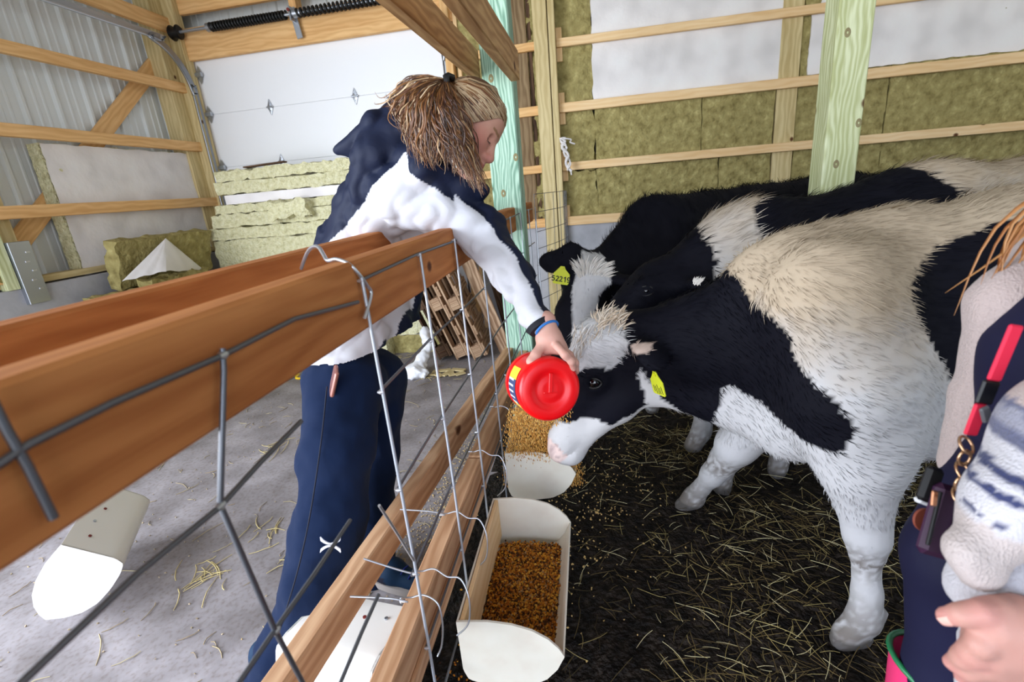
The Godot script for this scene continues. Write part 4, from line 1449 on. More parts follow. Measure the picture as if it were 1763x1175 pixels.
func litter():
	var nz := FastNoiseLite.new(); nz.seed = 5; nz.frequency = 1.5
	for v in 4:
		var places := []
		var cols := []
		var want := 4200
		while places.size() < want:
			var x := rng.randf_range(-0.34, 3.2)
			var z := rng.randf_range(-4.0, 0.3)
			var d := nz.get_noise_2d(x, z)
			var keep := 0.45 + d * 0.9
			if x < 0.15: keep *= 0.25 + 0.3 * maxf(0.0, x)
			if x > 1.9: keep *= 0.5
			if rng.randf() > keep: continue
			var L := rng.randf_range(0.02, 0.10) * (1.3 if rng.randf() < 0.1 else 1.0)
			var b := Basis(Vector3.UP, rng.randf() * TAU) * Basis(Vector3.BACK, rng.randfn() * 0.14)
			b = b * Basis.from_scale(Vector3(L, 0.055 + L * 0.32, 0.055 + L * 0.32))
			places.append(Transform3D(b, Vector3(x, 0.026 + rng.randf() * 0.018, z)))
			var t := rng.randf()
			if t < 0.6: cols.append(Color(0.05, 0.036, 0.014).lerp(Color(0.16, 0.11, 0.04), rng.randf()))
			elif t < 0.86: cols.append(Color(0.24, 0.18, 0.06).lerp(Color(0.40, 0.32, 0.13), rng.randf()))
			else: cols.append(Color(0.62, 0.54, 0.30))
		scatter("straw", ["straw strewn over the dark muck of the pen", "short straw bits trodden into the dark pen muck", "bent straw stalks lying about on the pen muck", "pale straw stalks lying loose across the pen muck"][v], "straw", straw_mesh(40 + v), M.vc, places, cols)
	var places := []
	var cols := []
	for n in 420:
		var x := rng.randf_range(-3.3, -0.55)
		var z := rng.randf_range(-4.0, 0.2)
		var L := rng.randf_range(0.015, 0.075) if rng.randf() < 0.85 else rng.randf_range(0.08, 0.2)
		places.append(Transform3D(Basis(Vector3.UP, rng.randf() * TAU) * Basis.from_scale(Vector3(L, 0.14, 0.16)), Vector3(x, 0.004, z)))
		cols.append(Color(0.50, 0.42, 0.24).lerp(Color(0.30, 0.22, 0.13), rng.randf()))
	for q in [[455, 915], [520, 945], [365, 990], [470, 770], [690, 615], [740, 650], [350, 1000]]:
		var c := on(q[0], q[1], 1, 0.0)
		for n in 9:
			places.append(Transform3D(Basis(Vector3.UP, rng.randf() * TAU) * Basis.from_scale(Vector3(rng.randf_range(0.05, 0.16), 0.16, 0.18)), c + Vector3(rng.randfn() * 0.05, 0.005, rng.randfn() * 0.04)))
			cols.append(Color(0.58, 0.47, 0.22))
	scatter("straw", "sparse straw bits scattered on the grey concrete alley", "straw", straw_mesh(49), M.vc, places, cols)

# ---------------------------------------------------------------- cattle
func side_patch(z: float, px: Array) -> PackedVector2Array:
	# a patch outline in the cow's own side view (x along the body, y up), traced at the depth of its near flank
	var out := PackedVector2Array()
	for k in range(0, px.size(), 2):
		var q := P(px[k], px[k + 1], z)
		out.append(Vector2(q.x, q.y))
	return out

func in_any(patches: Array, p: Vector3, nz: FastNoiseLite, jag: float) -> bool:
	var q := Vector2(p.x + nz.get_noise_3dv(p) * jag, p.y + nz.get_noise_3dv(p + Vector3(9, 3, 1)) * jag)
	for poly in patches:
		if Geometry2D.is_point_in_polygon(q, poly): return true
	return false

func eye_ball(cow: Node3D, at: Vector3, r: float, look: Vector3):
	var g := Geo.new()
	var rows := []
	for j in 13:
		var row := []
		for k in 20:
			var a := PI * j / 12.0
			var b := TAU * k / 20.0
			row.append(Vector3(sin(a) * cos(b), cos(a), sin(a) * sin(b)) * r)
		rows.append(row)
	g.grid(rows, true, Vector2.ONE, Color.WHITE, true)
	g.smooth()
	var m := plain(Color(0.015, 0.012, 0.018), 0.06, 0.0, 0.6)
	part("eye", g.build(), m, cow, Transform3D(Basis(), at))
	var lid := Geo.new()
	var t := look.cross(Vector3.UP).normalized()
	var u := t.cross(look).normalized()
	for s in [1.0, -1.0]:
		var pts := []
		for k in 9:
			var an := PI * (k / 8.0)
			pts.append(at + t * cos(an) * r * 1.15 + u * sin(an) * r * 0.75 * s + look * r * (0.35 + 0.35 * sin(an)))
		tube_into(lid, pts, r * 0.2, 6)
	part("eyelid", lid.build(), plain(Color(0.03, 0.028, 0.03), 0.5), cow)

func ear_tag(cow: Node3D, at: Vector3, x: Vector3, y: Vector3, w: float, h: float, text: String, label: String):
	# a moulded yellow tag with a tapered neck and a black printed number
	var z := x.cross(y).normalized()
	var prof := [Vector2(-0.5, -0.5), Vector2(-0.42, -0.56), Vector2(0.42, -0.56), Vector2(0.5, -0.5), Vector2(0.5, 0.12), Vector2(0.2, 0.42), Vector2(0.12, 0.6), Vector2(-0.12, 0.6), Vector2(-0.2, 0.42), Vector2(-0.5, 0.12)]
	var g := Geo.new()
	for s in [1.0, -1.0]:
		var ps := []
		for q in prof: ps.append(at + x * q.x * w + y * q.y * h + z * 0.0012 * s)
		if s < 0: ps.reverse()
		for k in range(1, ps.size() - 1): g.face([ps[0], ps[k], ps[k + 1]])
	for k in prof.size():
		var a: Vector2 = prof[k]
		var b: Vector2 = prof[(k + 1) % prof.size()]
		g.face([at + x * a.x * w + y * a.y * h + z * 0.0012, at + x * a.x * w + y * a.y * h - z * 0.0012, at + x * b.x * w + y * b.y * h - z * 0.0012, at + x * b.x * w + y * b.y * h + z * 0.0012])
	var tag := part("ear_tag", g.build(), plain(Color(0.80, 0.82, 0.16), 0.45), cow, Transform3D(), label)
	part("stud", tube([at + y * h * 0.45 - z * 0.003, at + y * h * 0.45 + z * 0.005], 0.006, 10), plain(Color(0.80, 0.80, 0.1), 0.4), tag)
	if not text:
		for k in 5:
			var c := at + x * w * (-0.30 + 0.15 * k) - y * h * (0.28 + 0.05 * (k % 2))
			part("print_smudge", box_mesh(Vector3(w * 0.05, h * (0.30 + 0.08 * (k % 3)), 0.0008), 0.0002), plain(Color(0.12, 0.12, 0.06), 0.7), tag, Transform3D(Basis(x, y, z) * Basis(Vector3.BACK, 0.15), c + z * 0.0014))
	if text:
		var tm := TextMesh.new()
		tm.text = text
		tm.font_size = 32
		tm.pixel_size = h * 0.52 / 32.0 * 0.95
		tm.depth = 0.0008
		var f := SystemFont.new(); f.font_names = PackedStringArray(["Droid Sans"]); f.font_weight = 700
		tm.font = f
		part("number", tm, plain(Color(0.04, 0.04, 0.05), 0.6), tag, Transform3D(Basis(x * (w * 0.9 / 0.068), y, z), at - y * h * 0.22 + z * 0.0016))

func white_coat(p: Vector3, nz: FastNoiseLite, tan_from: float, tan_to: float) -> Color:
	# turns from white to creamy tan with height; grey mud on the shanks
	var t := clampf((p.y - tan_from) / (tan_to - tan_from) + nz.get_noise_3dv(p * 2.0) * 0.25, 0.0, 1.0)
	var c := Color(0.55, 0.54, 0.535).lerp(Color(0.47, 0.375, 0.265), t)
	if p.y < 0.40:
		var mud := clampf(1.0 - absf(p.y - 0.30) / 0.075, 0.0, 1.0) * clampf(0.75 + nz.get_noise_3dv(p * 8.0) * 3.4, 0.0, 1.0)
		mud = maxf(mud, clampf((0.24 - p.y) / 0.16, 0.0, 1.0) * clampf(1.05 + nz.get_noise_3dv(p * 6.0) * 1.6, 0.0, 1.0))
		c = c.lerp(Color(0.16, 0.135, 0.115), mud * 0.92)
	if p.y < 0.055: c = c.lerp(Color(0.085, 0.075, 0.07), 0.75)
	return c

const BLACK_COAT := Color(0.006, 0.006, 0.009)

func finish_cow(cow: Node3D, b: Body, cell: float, paint: Callable, hair_count: int, length: Callable, comb: Callable, width: float, seed_: int):
	var nz := FastNoiseLite.new(); nz.seed = seed_; nz.frequency = 4.0; nz.fractal_octaves = 3
	var g := Geo.new()
	b.mesh_into(g, cell, paint, nz, 0.007)
	part("body", g.build(), M.coat, cow)
	part("coat_hair", hairs(g, hair_count, length, comb, width, seed_, paint), M.coat, cow, Transform3D(), "", "stuff")

func cows():
	front_cow()
	middle_cow()
	back_cow()

func front_cow():
	var cow := thing("heifer", "front heifer with a cream back and black neck, its muzzle under the red canister", "cow", Vector3(0.62, 0, -1.36), "")
	var b := Body.new()
	b.k = 0.07
	var Z := Vector3.BACK
	# trunk
	b.bone(P(1490, 580, -1.37), P(1720, 562, -1.40), 0.300, 0.335, Z, 0.64)
	b.bone(P(1720, 562, -1.40), P(1720, 562, -1.40) + Vector3(0.85, 0.0, -0.10), 0.335, 0.32, Z, 0.66)
	b.bone(P(1420, 530, -1.26), P(1475, 720, -1.22), 0.165, 0.15, Z, 0.8)
	b.bone(P(1390, 690, -1.36), P(1560, 690, -1.36), 0.135, 0.15, Z, 0.9)
	b.bone(P(1330, 480, -1.38), P(1520, 440, -1.40), 0.10, 0.11, Z, 0.7)
	# neck
	b.bone(P(1385, 560, -1.38), P(1150, 600, -1.45), 0.215, 0.140, Z, 0.66)
	b.bone(P(1350, 730, -1.36), P(1240, 690, -1.42), 0.095, 0.055, Z, 0.8)
	b.bone(P(1250, 690, -1.42), P(1120, 660, -1.46), 0.06, 0.06)
	# head
	b.k = 0.05
	b.ball(P(1066, 578, -1.48), 0.078, Z, 0.85)
	b.bone(P(1030, 590, -1.48), P(1010, 640, -1.49), 0.082, 0.074, Z, 0.95)
	b.bone(P(1010, 640, -1.49), P(972, 752, -1.51), 0.068, 0.040, Z, 0.95)
	b.bone(P(1092, 650, -1.47), P(1060, 690, -1.48), 0.078, 0.060, Z, 0.85)
	b.bone(P(1060, 690, -1.48), P(990, 768, -1.51), 0.058, 0.034, Z, 0.9)
	b.bone(P(968, 752, -1.51), P(962, 772, -1.51), 0.042, 0.038, Z, 1.2)
	b.ball(P(985, 779, -1.51), 0.030, Z, 1.2)
	b.ball(P(952, 768, -1.465), 0.010, Vector3.ZERO, 1.0, true)
	b.ball(P(1022, 648, -1.425), 0.030)
	b.ball(P(1022, 657, -1.400), 0.017, Vector3.ZERO, 1.0, true)
	b.k = 0.03
	b.k = 0.012
	b.bone(P(1003, 768, -1.455), P(972, 786, -1.462), 0.006, 0.005, Vector3.ZERO, 1.0, true)
	b.k = 0.03
	# near ear and far ear, cupped blades
	b.bone(P(1078, 585, -1.41), P(1118, 608, -1.33), 0.022, 0.042, Vector3(0.3, 0.7, 0.5), 0.45)
	b.ball(P(1126, 618, -1.31), 0.026, Vector3(0.3, 0.7, 0.5), 0.4)
	b.bone(P(1050, 560, -1.55), P(1060, 545, -1.66), 0.024, 0.04, Vector3(0.3, 0.7, -0.2), 0.45)
	b.k = 0.05
	# near foreleg
	b.bone(P(1470, 690, -1.20), P(1477, 790, -1.19), 0.140, 0.098, Z, 0.85)
	b.k = 0.03
	b.bone(P(1477, 790, -1.19), P(1486, 915, -1.18), 0.098, 0.052)
	b.bone(P(1486, 915, -1.18), P(1486, 945, -1.18), 0.050, 0.044)
	b.k = 0.015
	b.bone(P(1486, 950, -1.18), P(1486, 1015, -1.17), 0.036, 0.034)
	b.bone(P(1486, 1015, -1.17), P(1482, 1058, -1.165), 0.035, 0.040)
	b.bone(P(1477, 1066, -1.165), P(1452, 1086, -1.16), 0.040, 0.036)
	b.bone(P(1478, 1092, -1.165), P(1440, 1098, -1.15), 0.026, 0.024)
	b.ball(P(1508, 1052, -1.17), 0.017)
	b.bone(P(1470, 1100, -1.10), P(1425, 1094, -1.10), 0.007, 0.010, Vector3.ZERO, 1.0, true)
	# far foreleg, stepping forward
	b.k = 0.05
	b.bone(P(1330, 700, -1.52), P(1265, 765, -1.60), 0.10, 0.066)
	b.k = 0.03
	b.bone(P(1265, 765, -1.60), P(1224, 815, -1.68), 0.066, 0.042)
	b.bone(P(1222, 815, -1.68), P(1192, 853, -1.75), 0.036, 0.037)
	b.bone(P(1192, 855, -1.75), P(1172, 868, -1.765), 0.037, 0.029)
	b.k = 0.05
	# hind legs, beyond the frame
	for s in [-1.0, 1.0]:
		var hx: float = 2.05 + 0.06 * s
		b.bone(Vector3(1.95, 0.75, -1.48 + 0.14 * s), Vector3(2.0 + 0.05 * s, 0.52, -1.48 + 0.15 * s), 0.17, 0.09)
		b.bone(Vector3(2.0 + 0.05 * s, 0.52, -1.48 + 0.15 * s), Vector3(hx + 0.10, 0.36, -1.48 + 0.15 * s), 0.08, 0.055)
		b.bone(Vector3(hx + 0.10, 0.36, -1.48 + 0.15 * s), Vector3(hx + 0.04, 0.09, -1.48 + 0.15 * s), 0.045, 0.042)
		b.bone(Vector3(hx + 0.04, 0.07, -1.48 + 0.15 * s), Vector3(hx, 0.04, -1.48 + 0.15 * s), 0.045, 0.04)
	var nz := FastNoiseLite.new(); nz.seed = 71; nz.frequency = 6.0; nz.fractal_octaves = 3
	var black := [
		side_patch(-1.22, [1185, 470, 1235, 445, 1262, 462, 1290, 505, 1312, 545, 1342, 572, 1352, 620, 1368, 642, 1404, 662, 1420, 700, 1412, 730, 1400, 747, 1370, 742, 1330, 726, 1302, 706, 1272, 690, 1245, 704, 1225, 730, 1180, 720, 1140, 690, 1136, 640, 1130, 500]),
		side_patch(-1.425, [1066, 520, 1210, 440, 1240, 560, 1220, 720, 1190, 716, 1152, 694, 1134, 676, 1120, 652, 1100, 628, 1094, 640, 1106, 668, 1108, 692, 1088, 714, 1050, 732, 1025, 722, 1000, 726, 975, 738, 940, 735, 960, 690, 990, 640, 1012, 626, 1048, 630, 1066, 610, 1074, 580]),
		side_patch(-1.17, [1570, 488, 1600, 462, 1650, 436, 1720, 414, 1763, 402, 2000, 340, 2000, 790, 1700, 760, 1640, 690, 1622, 640, 1592, 590, 1572, 540]),
		side_patch(-1.2, [2300, 300, 2600, 300, 2600, 700, 2300, 700])]
	var white_ear := P(1103, 598, -1.33)
	var paint := func(p: Vector3, n: Vector3) -> Color:
		if p.distance_to(white_ear) < 0.030 and n.z > 0.2: return Color(0.62, 0.48, 0.40)
		if in_any(black, p, nz, 0.016): return BLACK_COAT
		if p.x < -0.02 and p.y < 0.50 and p.distance_to(P(955, 772, -1.49)) < 0.05: return Color(0.75, 0.58, 0.52).lerp(Color(0.30, 0.2, 0.2), clampf(nz.get_noise_3dv(p * 6.0) * 2.0, 0.0, 0.7))
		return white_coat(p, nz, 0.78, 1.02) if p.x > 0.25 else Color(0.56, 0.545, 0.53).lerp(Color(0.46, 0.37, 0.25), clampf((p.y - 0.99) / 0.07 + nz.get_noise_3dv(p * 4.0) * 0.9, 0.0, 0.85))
	var length := func(p: Vector3) -> float:
		if p.y < 0.25: return 0.004
		if p.y < 0.44: return 0.009
		if p.x < 0.2 and p.y < 0.75: return 0.010
		if p.x < 0.10 and p.y > 0.86: return 0.034
		return 0.030 if p.y > 0.95 else 0.022
	var comb := func(p: Vector3, n: Vector3) -> Vector3:
		var d := Vector3(0.8, -0.45 - nz.get_noise_3dv(p * 0.6) * 0.7, nz.get_noise_3dv(p * 0.7 + Vector3(5, 0, 0)) * 0.5)
		if p.y < 0.55 and p.x > 0.3: d = Vector3(0.25, -1.0, 0)
		elif p.x < 0.12 and p.y > 0.9: d = Vector3(0.2, 0.35, 0.1) if p.y > 1.02 else Vector3(-0.4, -0.8, 0)
		return (d - n * d.dot(n)).normalized()
	finish_cow(cow, b, 0.0115, paint, 60000, length, comb, 0.0013, 72)
	# curly tuft between the ears
	var tuft := Geo.new(); tuft.colored = true
	for k in 130:
		var base := P(1025 + rng.randf() * 48, 545 + rng.randf() * 30, -1.46 + rng.randf() * 0.06)
		var d := Vector3(rng.randfn() * 0.5 + 0.25, 0.8, rng.randfn() * 0.4).normalized()
		var pts := []
		var p := base
		for j in 6:
			pts.append(p)
			p += (d + Vector3(0.28, -0.10, 0.05) * j * 0.6).normalized() * rng.randf_range(0.007, 0.013)
		lock_into(tuft, pts, 0.0022, Vector3.BACK, Color(0.75, 0.66, 0.54).lerp(Color(0.45, 0.31, 0.18), rng.randf() * 0.8), 0.1)
	# shaggy locks that fall over the forehead, tan streaked
	for k in 170:
		var base := P(985 + rng.randf() * 82, 556 + rng.randf() * 52, -1.415 - 0.03 * rng.randf())
		var pts := []
		var p := base + CAM_BACK * 0.012
		var d := Vector3(-0.35 + rng.randfn() * 0.25, -0.9, 0.12)
		for j in 5:
			pts.append(p)
			p += (d + Vector3(0.25 * sin(k + j * 0.9), 0, 0)).normalized() * rng.randf_range(0.007, 0.012)
		lock_into(tuft, pts, 0.0024, Vector3.BACK, Color(0.60, 0.57, 0.53).lerp(Color(0.40, 0.29, 0.18), pow(rng.randf(), 2.2)), 0.1)
	part("forelock", tuft.build(), M.coat, cow, Transform3D(), "curly cream forelock")
	tuft = Geo.new(); tuft.colored = true
	# one small pale tuft on the black crest
	for k in 26:
		var p := P(1190 + rng.randf() * 14, 494 - rng.randf() * 6, -1.30)
		var d := Vector3(0.3 + rng.randfn() * 0.3, 0.9, 0.2).normalized()
		lock_into(tuft, [p, p + d * 0.010, p + d * 0.019 + Vector3(0.004, 0, 0)], 0.0016, Vector3.BACK, Color(0.55, 0.52, 0.47), 0.1)
	part("crest_tuft", tuft.build(), M.coat, cow, Transform3D(), "small pale tuft on the black crest")
	eye_ball(cow, P(1022, 657, -1.412), 0.0215, Vector3(-0.3, 0.1, 0.95).normalized())
	ear_tag(cow, P(1129, 660, -1.29), Vector3(0.55, 0.05, 0.83).normalized() * 1.0, Vector3(-0.22, 0.97, 0.08).normalized(), 0.050, 0.066, "", "yellow ear tag with smudged dark print")

func middle_cow():
	var cow := thing("heifer", "middle black heifer with a white tufted shoulder patch, head behind the front heifer's neck", "cow", Vector3(0.75, 0, -1.85), "")
	var b := Body.new()
	b.k = 0.07
	var Z := Vector3.BACK
	b.bone(P(1300, 500, -1.85), P(1560, 452, -1.95), 0.285, 0.315, Z, 0.62)
	b.bone(P(1560, 452, -1.95), P(1560, 452, -1.95) + Vector3(1.0, 0.03, -0.25), 0.315, 0.31, Z, 0.62)
	b.bone(P(1290, 420, -1.83), P(1240, 470, -1.82), 0.15, 0.15, Z, 0.7)
	b.bone(P(1260, 480, -1.84), P(1140, 520, -1.78), 0.19, 0.13, Z, 0.66)
	b.k = 0.05
	# head, dropped behind the front heifer
	b.bone(P(1128, 500, -1.77), P(1095, 540, -1.74), 0.10, 0.095, Z, 0.9)
	b.bone(P(1095, 540, -1.74), P(1075, 640, -1.73), 0.085, 0.06, Z, 0.9)
	b.ball(P(1108, 498, -1.69), 0.030)
	b.bone(P(1165, 500, -1.74), P(1200, 490, -1.62), 0.025, 0.04, Vector3(0.2, 0.9, 0.2), 0.45)
	b.k = 0.03
	# legs
	b.bone(P(1300, 620, -1.84), P(1262, 730, -1.86), 0.11, 0.06)
	b.bone(P(1262, 730, -1.86), P(1248, 800, -1.87), 0.052, 0.038)
	b.bone(P(1246, 800, -1.87), P(1238, 843, -1.875), 0.038, 0.037)
	b.bone(Vector3(0.75, 0.6, -1.98), Vector3(0.80, 0.33, -2.0), 0.11, 0.05)
	b.bone(Vector3(0.80, 0.33, -2.0), Vector3(0.78, 0.04, -2.0), 0.045, 0.04)
	for s in [-1.0, 1.0]:
		b.bone(Vector3(2.05, 0.7, -2.15 + 0.12 * s), Vector3(2.15, 0.38, -2.17 + 0.14 * s), 0.15, 0.06)
		b.bone(Vector3(2.15, 0.38, -2.17 + 0.14 * s), Vector3(2.08, 0.04, -2.17 + 0.14 * s), 0.05, 0.042)
	var nz := FastNoiseLite.new(); nz.seed = 81; nz.frequency = 6.0; nz.fractal_octaves = 3
	var white := [side_patch(-1.72, [1200, 385, 1215, 330, 1275, 300, 1330, 300, 1318, 345, 1298, 372, 1300, 402, 1312, 425, 1296, 455, 1285, 560, 1225, 560, 1226, 450]),
		side_patch(-1.84, [1556, 270, 1622, 326, 1640, 345, 1700, 520, 2600, 500, 2600, 100, 1556, 240]),
		side_patch(-1.86, [1150, 740, 1300, 740, 1300, 900, 1150, 900])]
	var paint := func(p: Vector3, _n: Vector3) -> Color:
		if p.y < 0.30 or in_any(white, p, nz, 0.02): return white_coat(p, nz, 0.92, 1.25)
		return BLACK_COAT
	var length := func(p: Vector3) -> float:
		if p.y < 0.3: return 0.006
		return 0.042 if p.y > 1.08 else 0.024
	var comb := func(p: Vector3, n: Vector3) -> Vector3:
		var d := Vector3(0.7, 0.3 + nz.get_noise_3dv(p) * 0.9, 0.2) if p.y > 1.05 else Vector3(0.8, -0.5, 0)
		return (d - n * d.dot(n)).normalized()
	finish_cow(cow, b, 0.0145, paint, 30000, length, comb, 0.0015, 82)
	eye_ball(cow, P(1110, 502, -1.675), 0.021, Vector3(-0.1, 0.2, 0.95).normalized())

func back_cow():
	var cow := thing("heifer", "rear heifer with a white blazed black face and a numbered yellow ear tag", "cow", Vector3(0.5, 0, -2.5), "")
	var b := Body.new()
	b.k = 0.07
	var Z := Vector3.BACK
	b.bone(P(1150, 440, -2.45), P(1420, 398, -3.15), 0.275, 0.305, Vector3(0.5, 0, 0.87), 0.62)
	b.bone(P(1420, 398, -3.15), P(1420, 398, -3.15) + Vector3(0.35, 0.0, -0.25), 0.305, 0.28, Vector3(0.5, 0, 0.87), 0.65)
	b.bone(P(1150, 450, -2.42), P(1050, 490, -2.12), 0.20, 0.125, Vector3(0.6, 0, 0.8), 0.7)
	b.bone(P(1110, 395, -2.40), P(1035, 462, -2.12), 0.12, 0.07, Vector3(0.6, 0, 0.8), 0.6)
	b.k = 0.05
	# head seen from its front left, muzzle down behind the girl's hand
	var hx := Vector3(0.93, 0.0, -0.36)
	b.ball(P(1015, 478, -2.06), 0.085)
	b.bone(P(1010, 495, -2.03), P(1000, 545, -1.98), 0.090, 0.085, hx, 0.95)
	b.bone(P(1000, 545, -1.98), P(978, 640, -1.92), 0.080, 0.060, hx, 0.9)
	b.bone(P(978, 640, -1.92), P(972, 672, -1.90), 0.060, 0.055, hx, 1.1)
	b.bone(P(985, 540, -2.0), P(975, 600, -1.97), 0.075, 0.055)
	# its near-left ear: a broad hanging blade and an upright fold
	b.bone(P(988, 470, -2.06), P(984, 440, -2.08), 0.040, 0.050, Vector3(0.5, 0, 0.87), 0.5)
	b.bone(P(985, 472, -2.07), P(956, 456, -2.10), 0.032, 0.042, Vector3(0.3, -0.4, 0.8), 0.45)
	b.ball(P(943, 449, -2.11), 0.026, Vector3(0.3, -0.4, 0.8), 0.5)
	b.bone(P(1050, 480, -2.0), P(1085, 486, -1.93), 0.03, 0.045, Vector3(0.2, 0.9, 0.3), 0.45)
	b.k = 0.03
	# legs
	b.bone(P(1210, 600, -2.28), P(1212, 690, -2.22), 0.12, 0.06)
	b.bone(P(1212, 690, -2.22), P(1206, 740, -2.21), 0.052, 0.042)
	b.bone(P(1204, 742, -2.21), P(1190, 767, -2.20), 0.044, 0.040)
	b.bone(Vector3(0.30, 0.55, -2.55), Vector3(0.32, 0.05, -2.62), 0.10, 0.042)
	for s in [-1.0, 1.0]:
		b.bone(Vector3(1.55, 0.65, -3.35 + 0.13 * s), Vector3(1.66, 0.36, -3.40 + 0.14 * s), 0.15, 0.06)
		b.bone(Vector3(1.66, 0.36, -3.40 + 0.14 * s), Vector3(1.60, 0.04, -3.38 + 0.14 * s), 0.05, 0.042)
	var nz := FastNoiseLite.new(); nz.seed = 91; nz.frequency = 6.0; nz.fractal_octaves = 3
	var white := [side_patch(-1.95, [1001, 440, 1040, 448, 1052, 475, 1048, 490, 1032, 505, 1020, 535, 1022, 580, 1010, 680, 985, 680, 985, 590, 983, 540, 984, 505, 992, 475]),
		side_patch(-2.16, [1130, 700, 1260, 700, 1260, 830, 1130, 830])]
	var paint := func(p: Vector3, _n: Vector3) -> Color:
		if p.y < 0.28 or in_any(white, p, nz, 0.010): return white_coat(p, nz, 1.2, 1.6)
		return BLACK_COAT
	var length := func(p: Vector3) -> float:
		if p.y < 0.3: return 0.007
		return 0.045 if p.x > 0.05 and p.y > 1.0 else 0.022
	var comb := func(p: Vector3, n: Vector3) -> Vector3:
		var d := Vector3(-0.1, 0.9, 0.1) if p.y > 0.98 else Vector3(0.1, -0.9, 0.0)
		return (d - n * d.dot(n)).normalized()
	finish_cow(cow, b, 0.0155, paint, 26000, length, comb, 0.0015, 92)
	var tuft := Geo.new(); tuft.colored = true
	for k in 150:
		var t := rng.randf()
		var p := P(997 + t * 38, 492 - rng.randf() * 26, -1.965)
		var pts := []
		var d := Vector3((t - 0.35) * 1.3 + rng.randfn() * 0.2, 0.9, 0.25).normalized()
		for j in 6:
			pts.append(p)
			p += (d + Vector3(0.22 * (t - 0.1), -0.09, 0.0) * j).normalized() * rng.randf_range(0.010, 0.017)
		lock_into(tuft, pts, 0.0022, Vector3.BACK, Color(0.76, 0.73, 0.68).lerp(Color(0.55, 0.46, 0.36), rng.randf() * 0.5), 0.1)
	part("forelock", tuft.build(), M.coat, cow, Transform3D(), "long white forelock standing up over the blaze")
	ear_tag(cow, P(966, 476, -1.985), Vector3(0.97, -0.17, 0.15).normalized(), Vector3(0.18, 0.97, 0.1).normalized(), 0.068, 0.066, "52219", "yellow ear tag with a printed number")

# ---------------------------------------------------------------- people
func people():
	girl()
	canister()
	bystander()

func side_poly(z: float, px: Array) -> PackedVector2Array:
	return side_patch(z, px)

const NAVY := Color(0.009, 0.014, 0.034)
const NAVY_PANTS := Color(0.007, 0.013, 0.040)
const SKIN := Color(0.72, 0.42, 0.32)

func finger(b: Body, pts: Array, r0: float, r1: float):
	for k in pts.size() - 1:
		b.bone(pts[k], pts[k + 1], lerpf(r0, r1, float(k) / (pts.size() - 1)), lerpf(r0, r1, float(k + 1) / (pts.size() - 1)))

func nail(parent: Node, at: Vector3, dir: Vector3, out: Vector3, s := 0.0055):
	var g := Geo.new()
	var side := dir.cross(out).normalized()
	var rows := []
	for j in 5:
		var row := []
		for k in 5:
			var u := (k - 2) * 0.5; var v := (j - 2) * 0.5
			row.append(at + side * u * s * (1.0 - 0.2 * v * v) + dir * v * s * 1.3 + out * (0.0008 - 0.0020 * u * u - 0.0008 * v * v))
		rows.append(row)
	g.grid(rows)
	g.smooth()
	part("nail", g.build(), plain(Color(0.90, 0.68, 0.62), 0.25), parent)

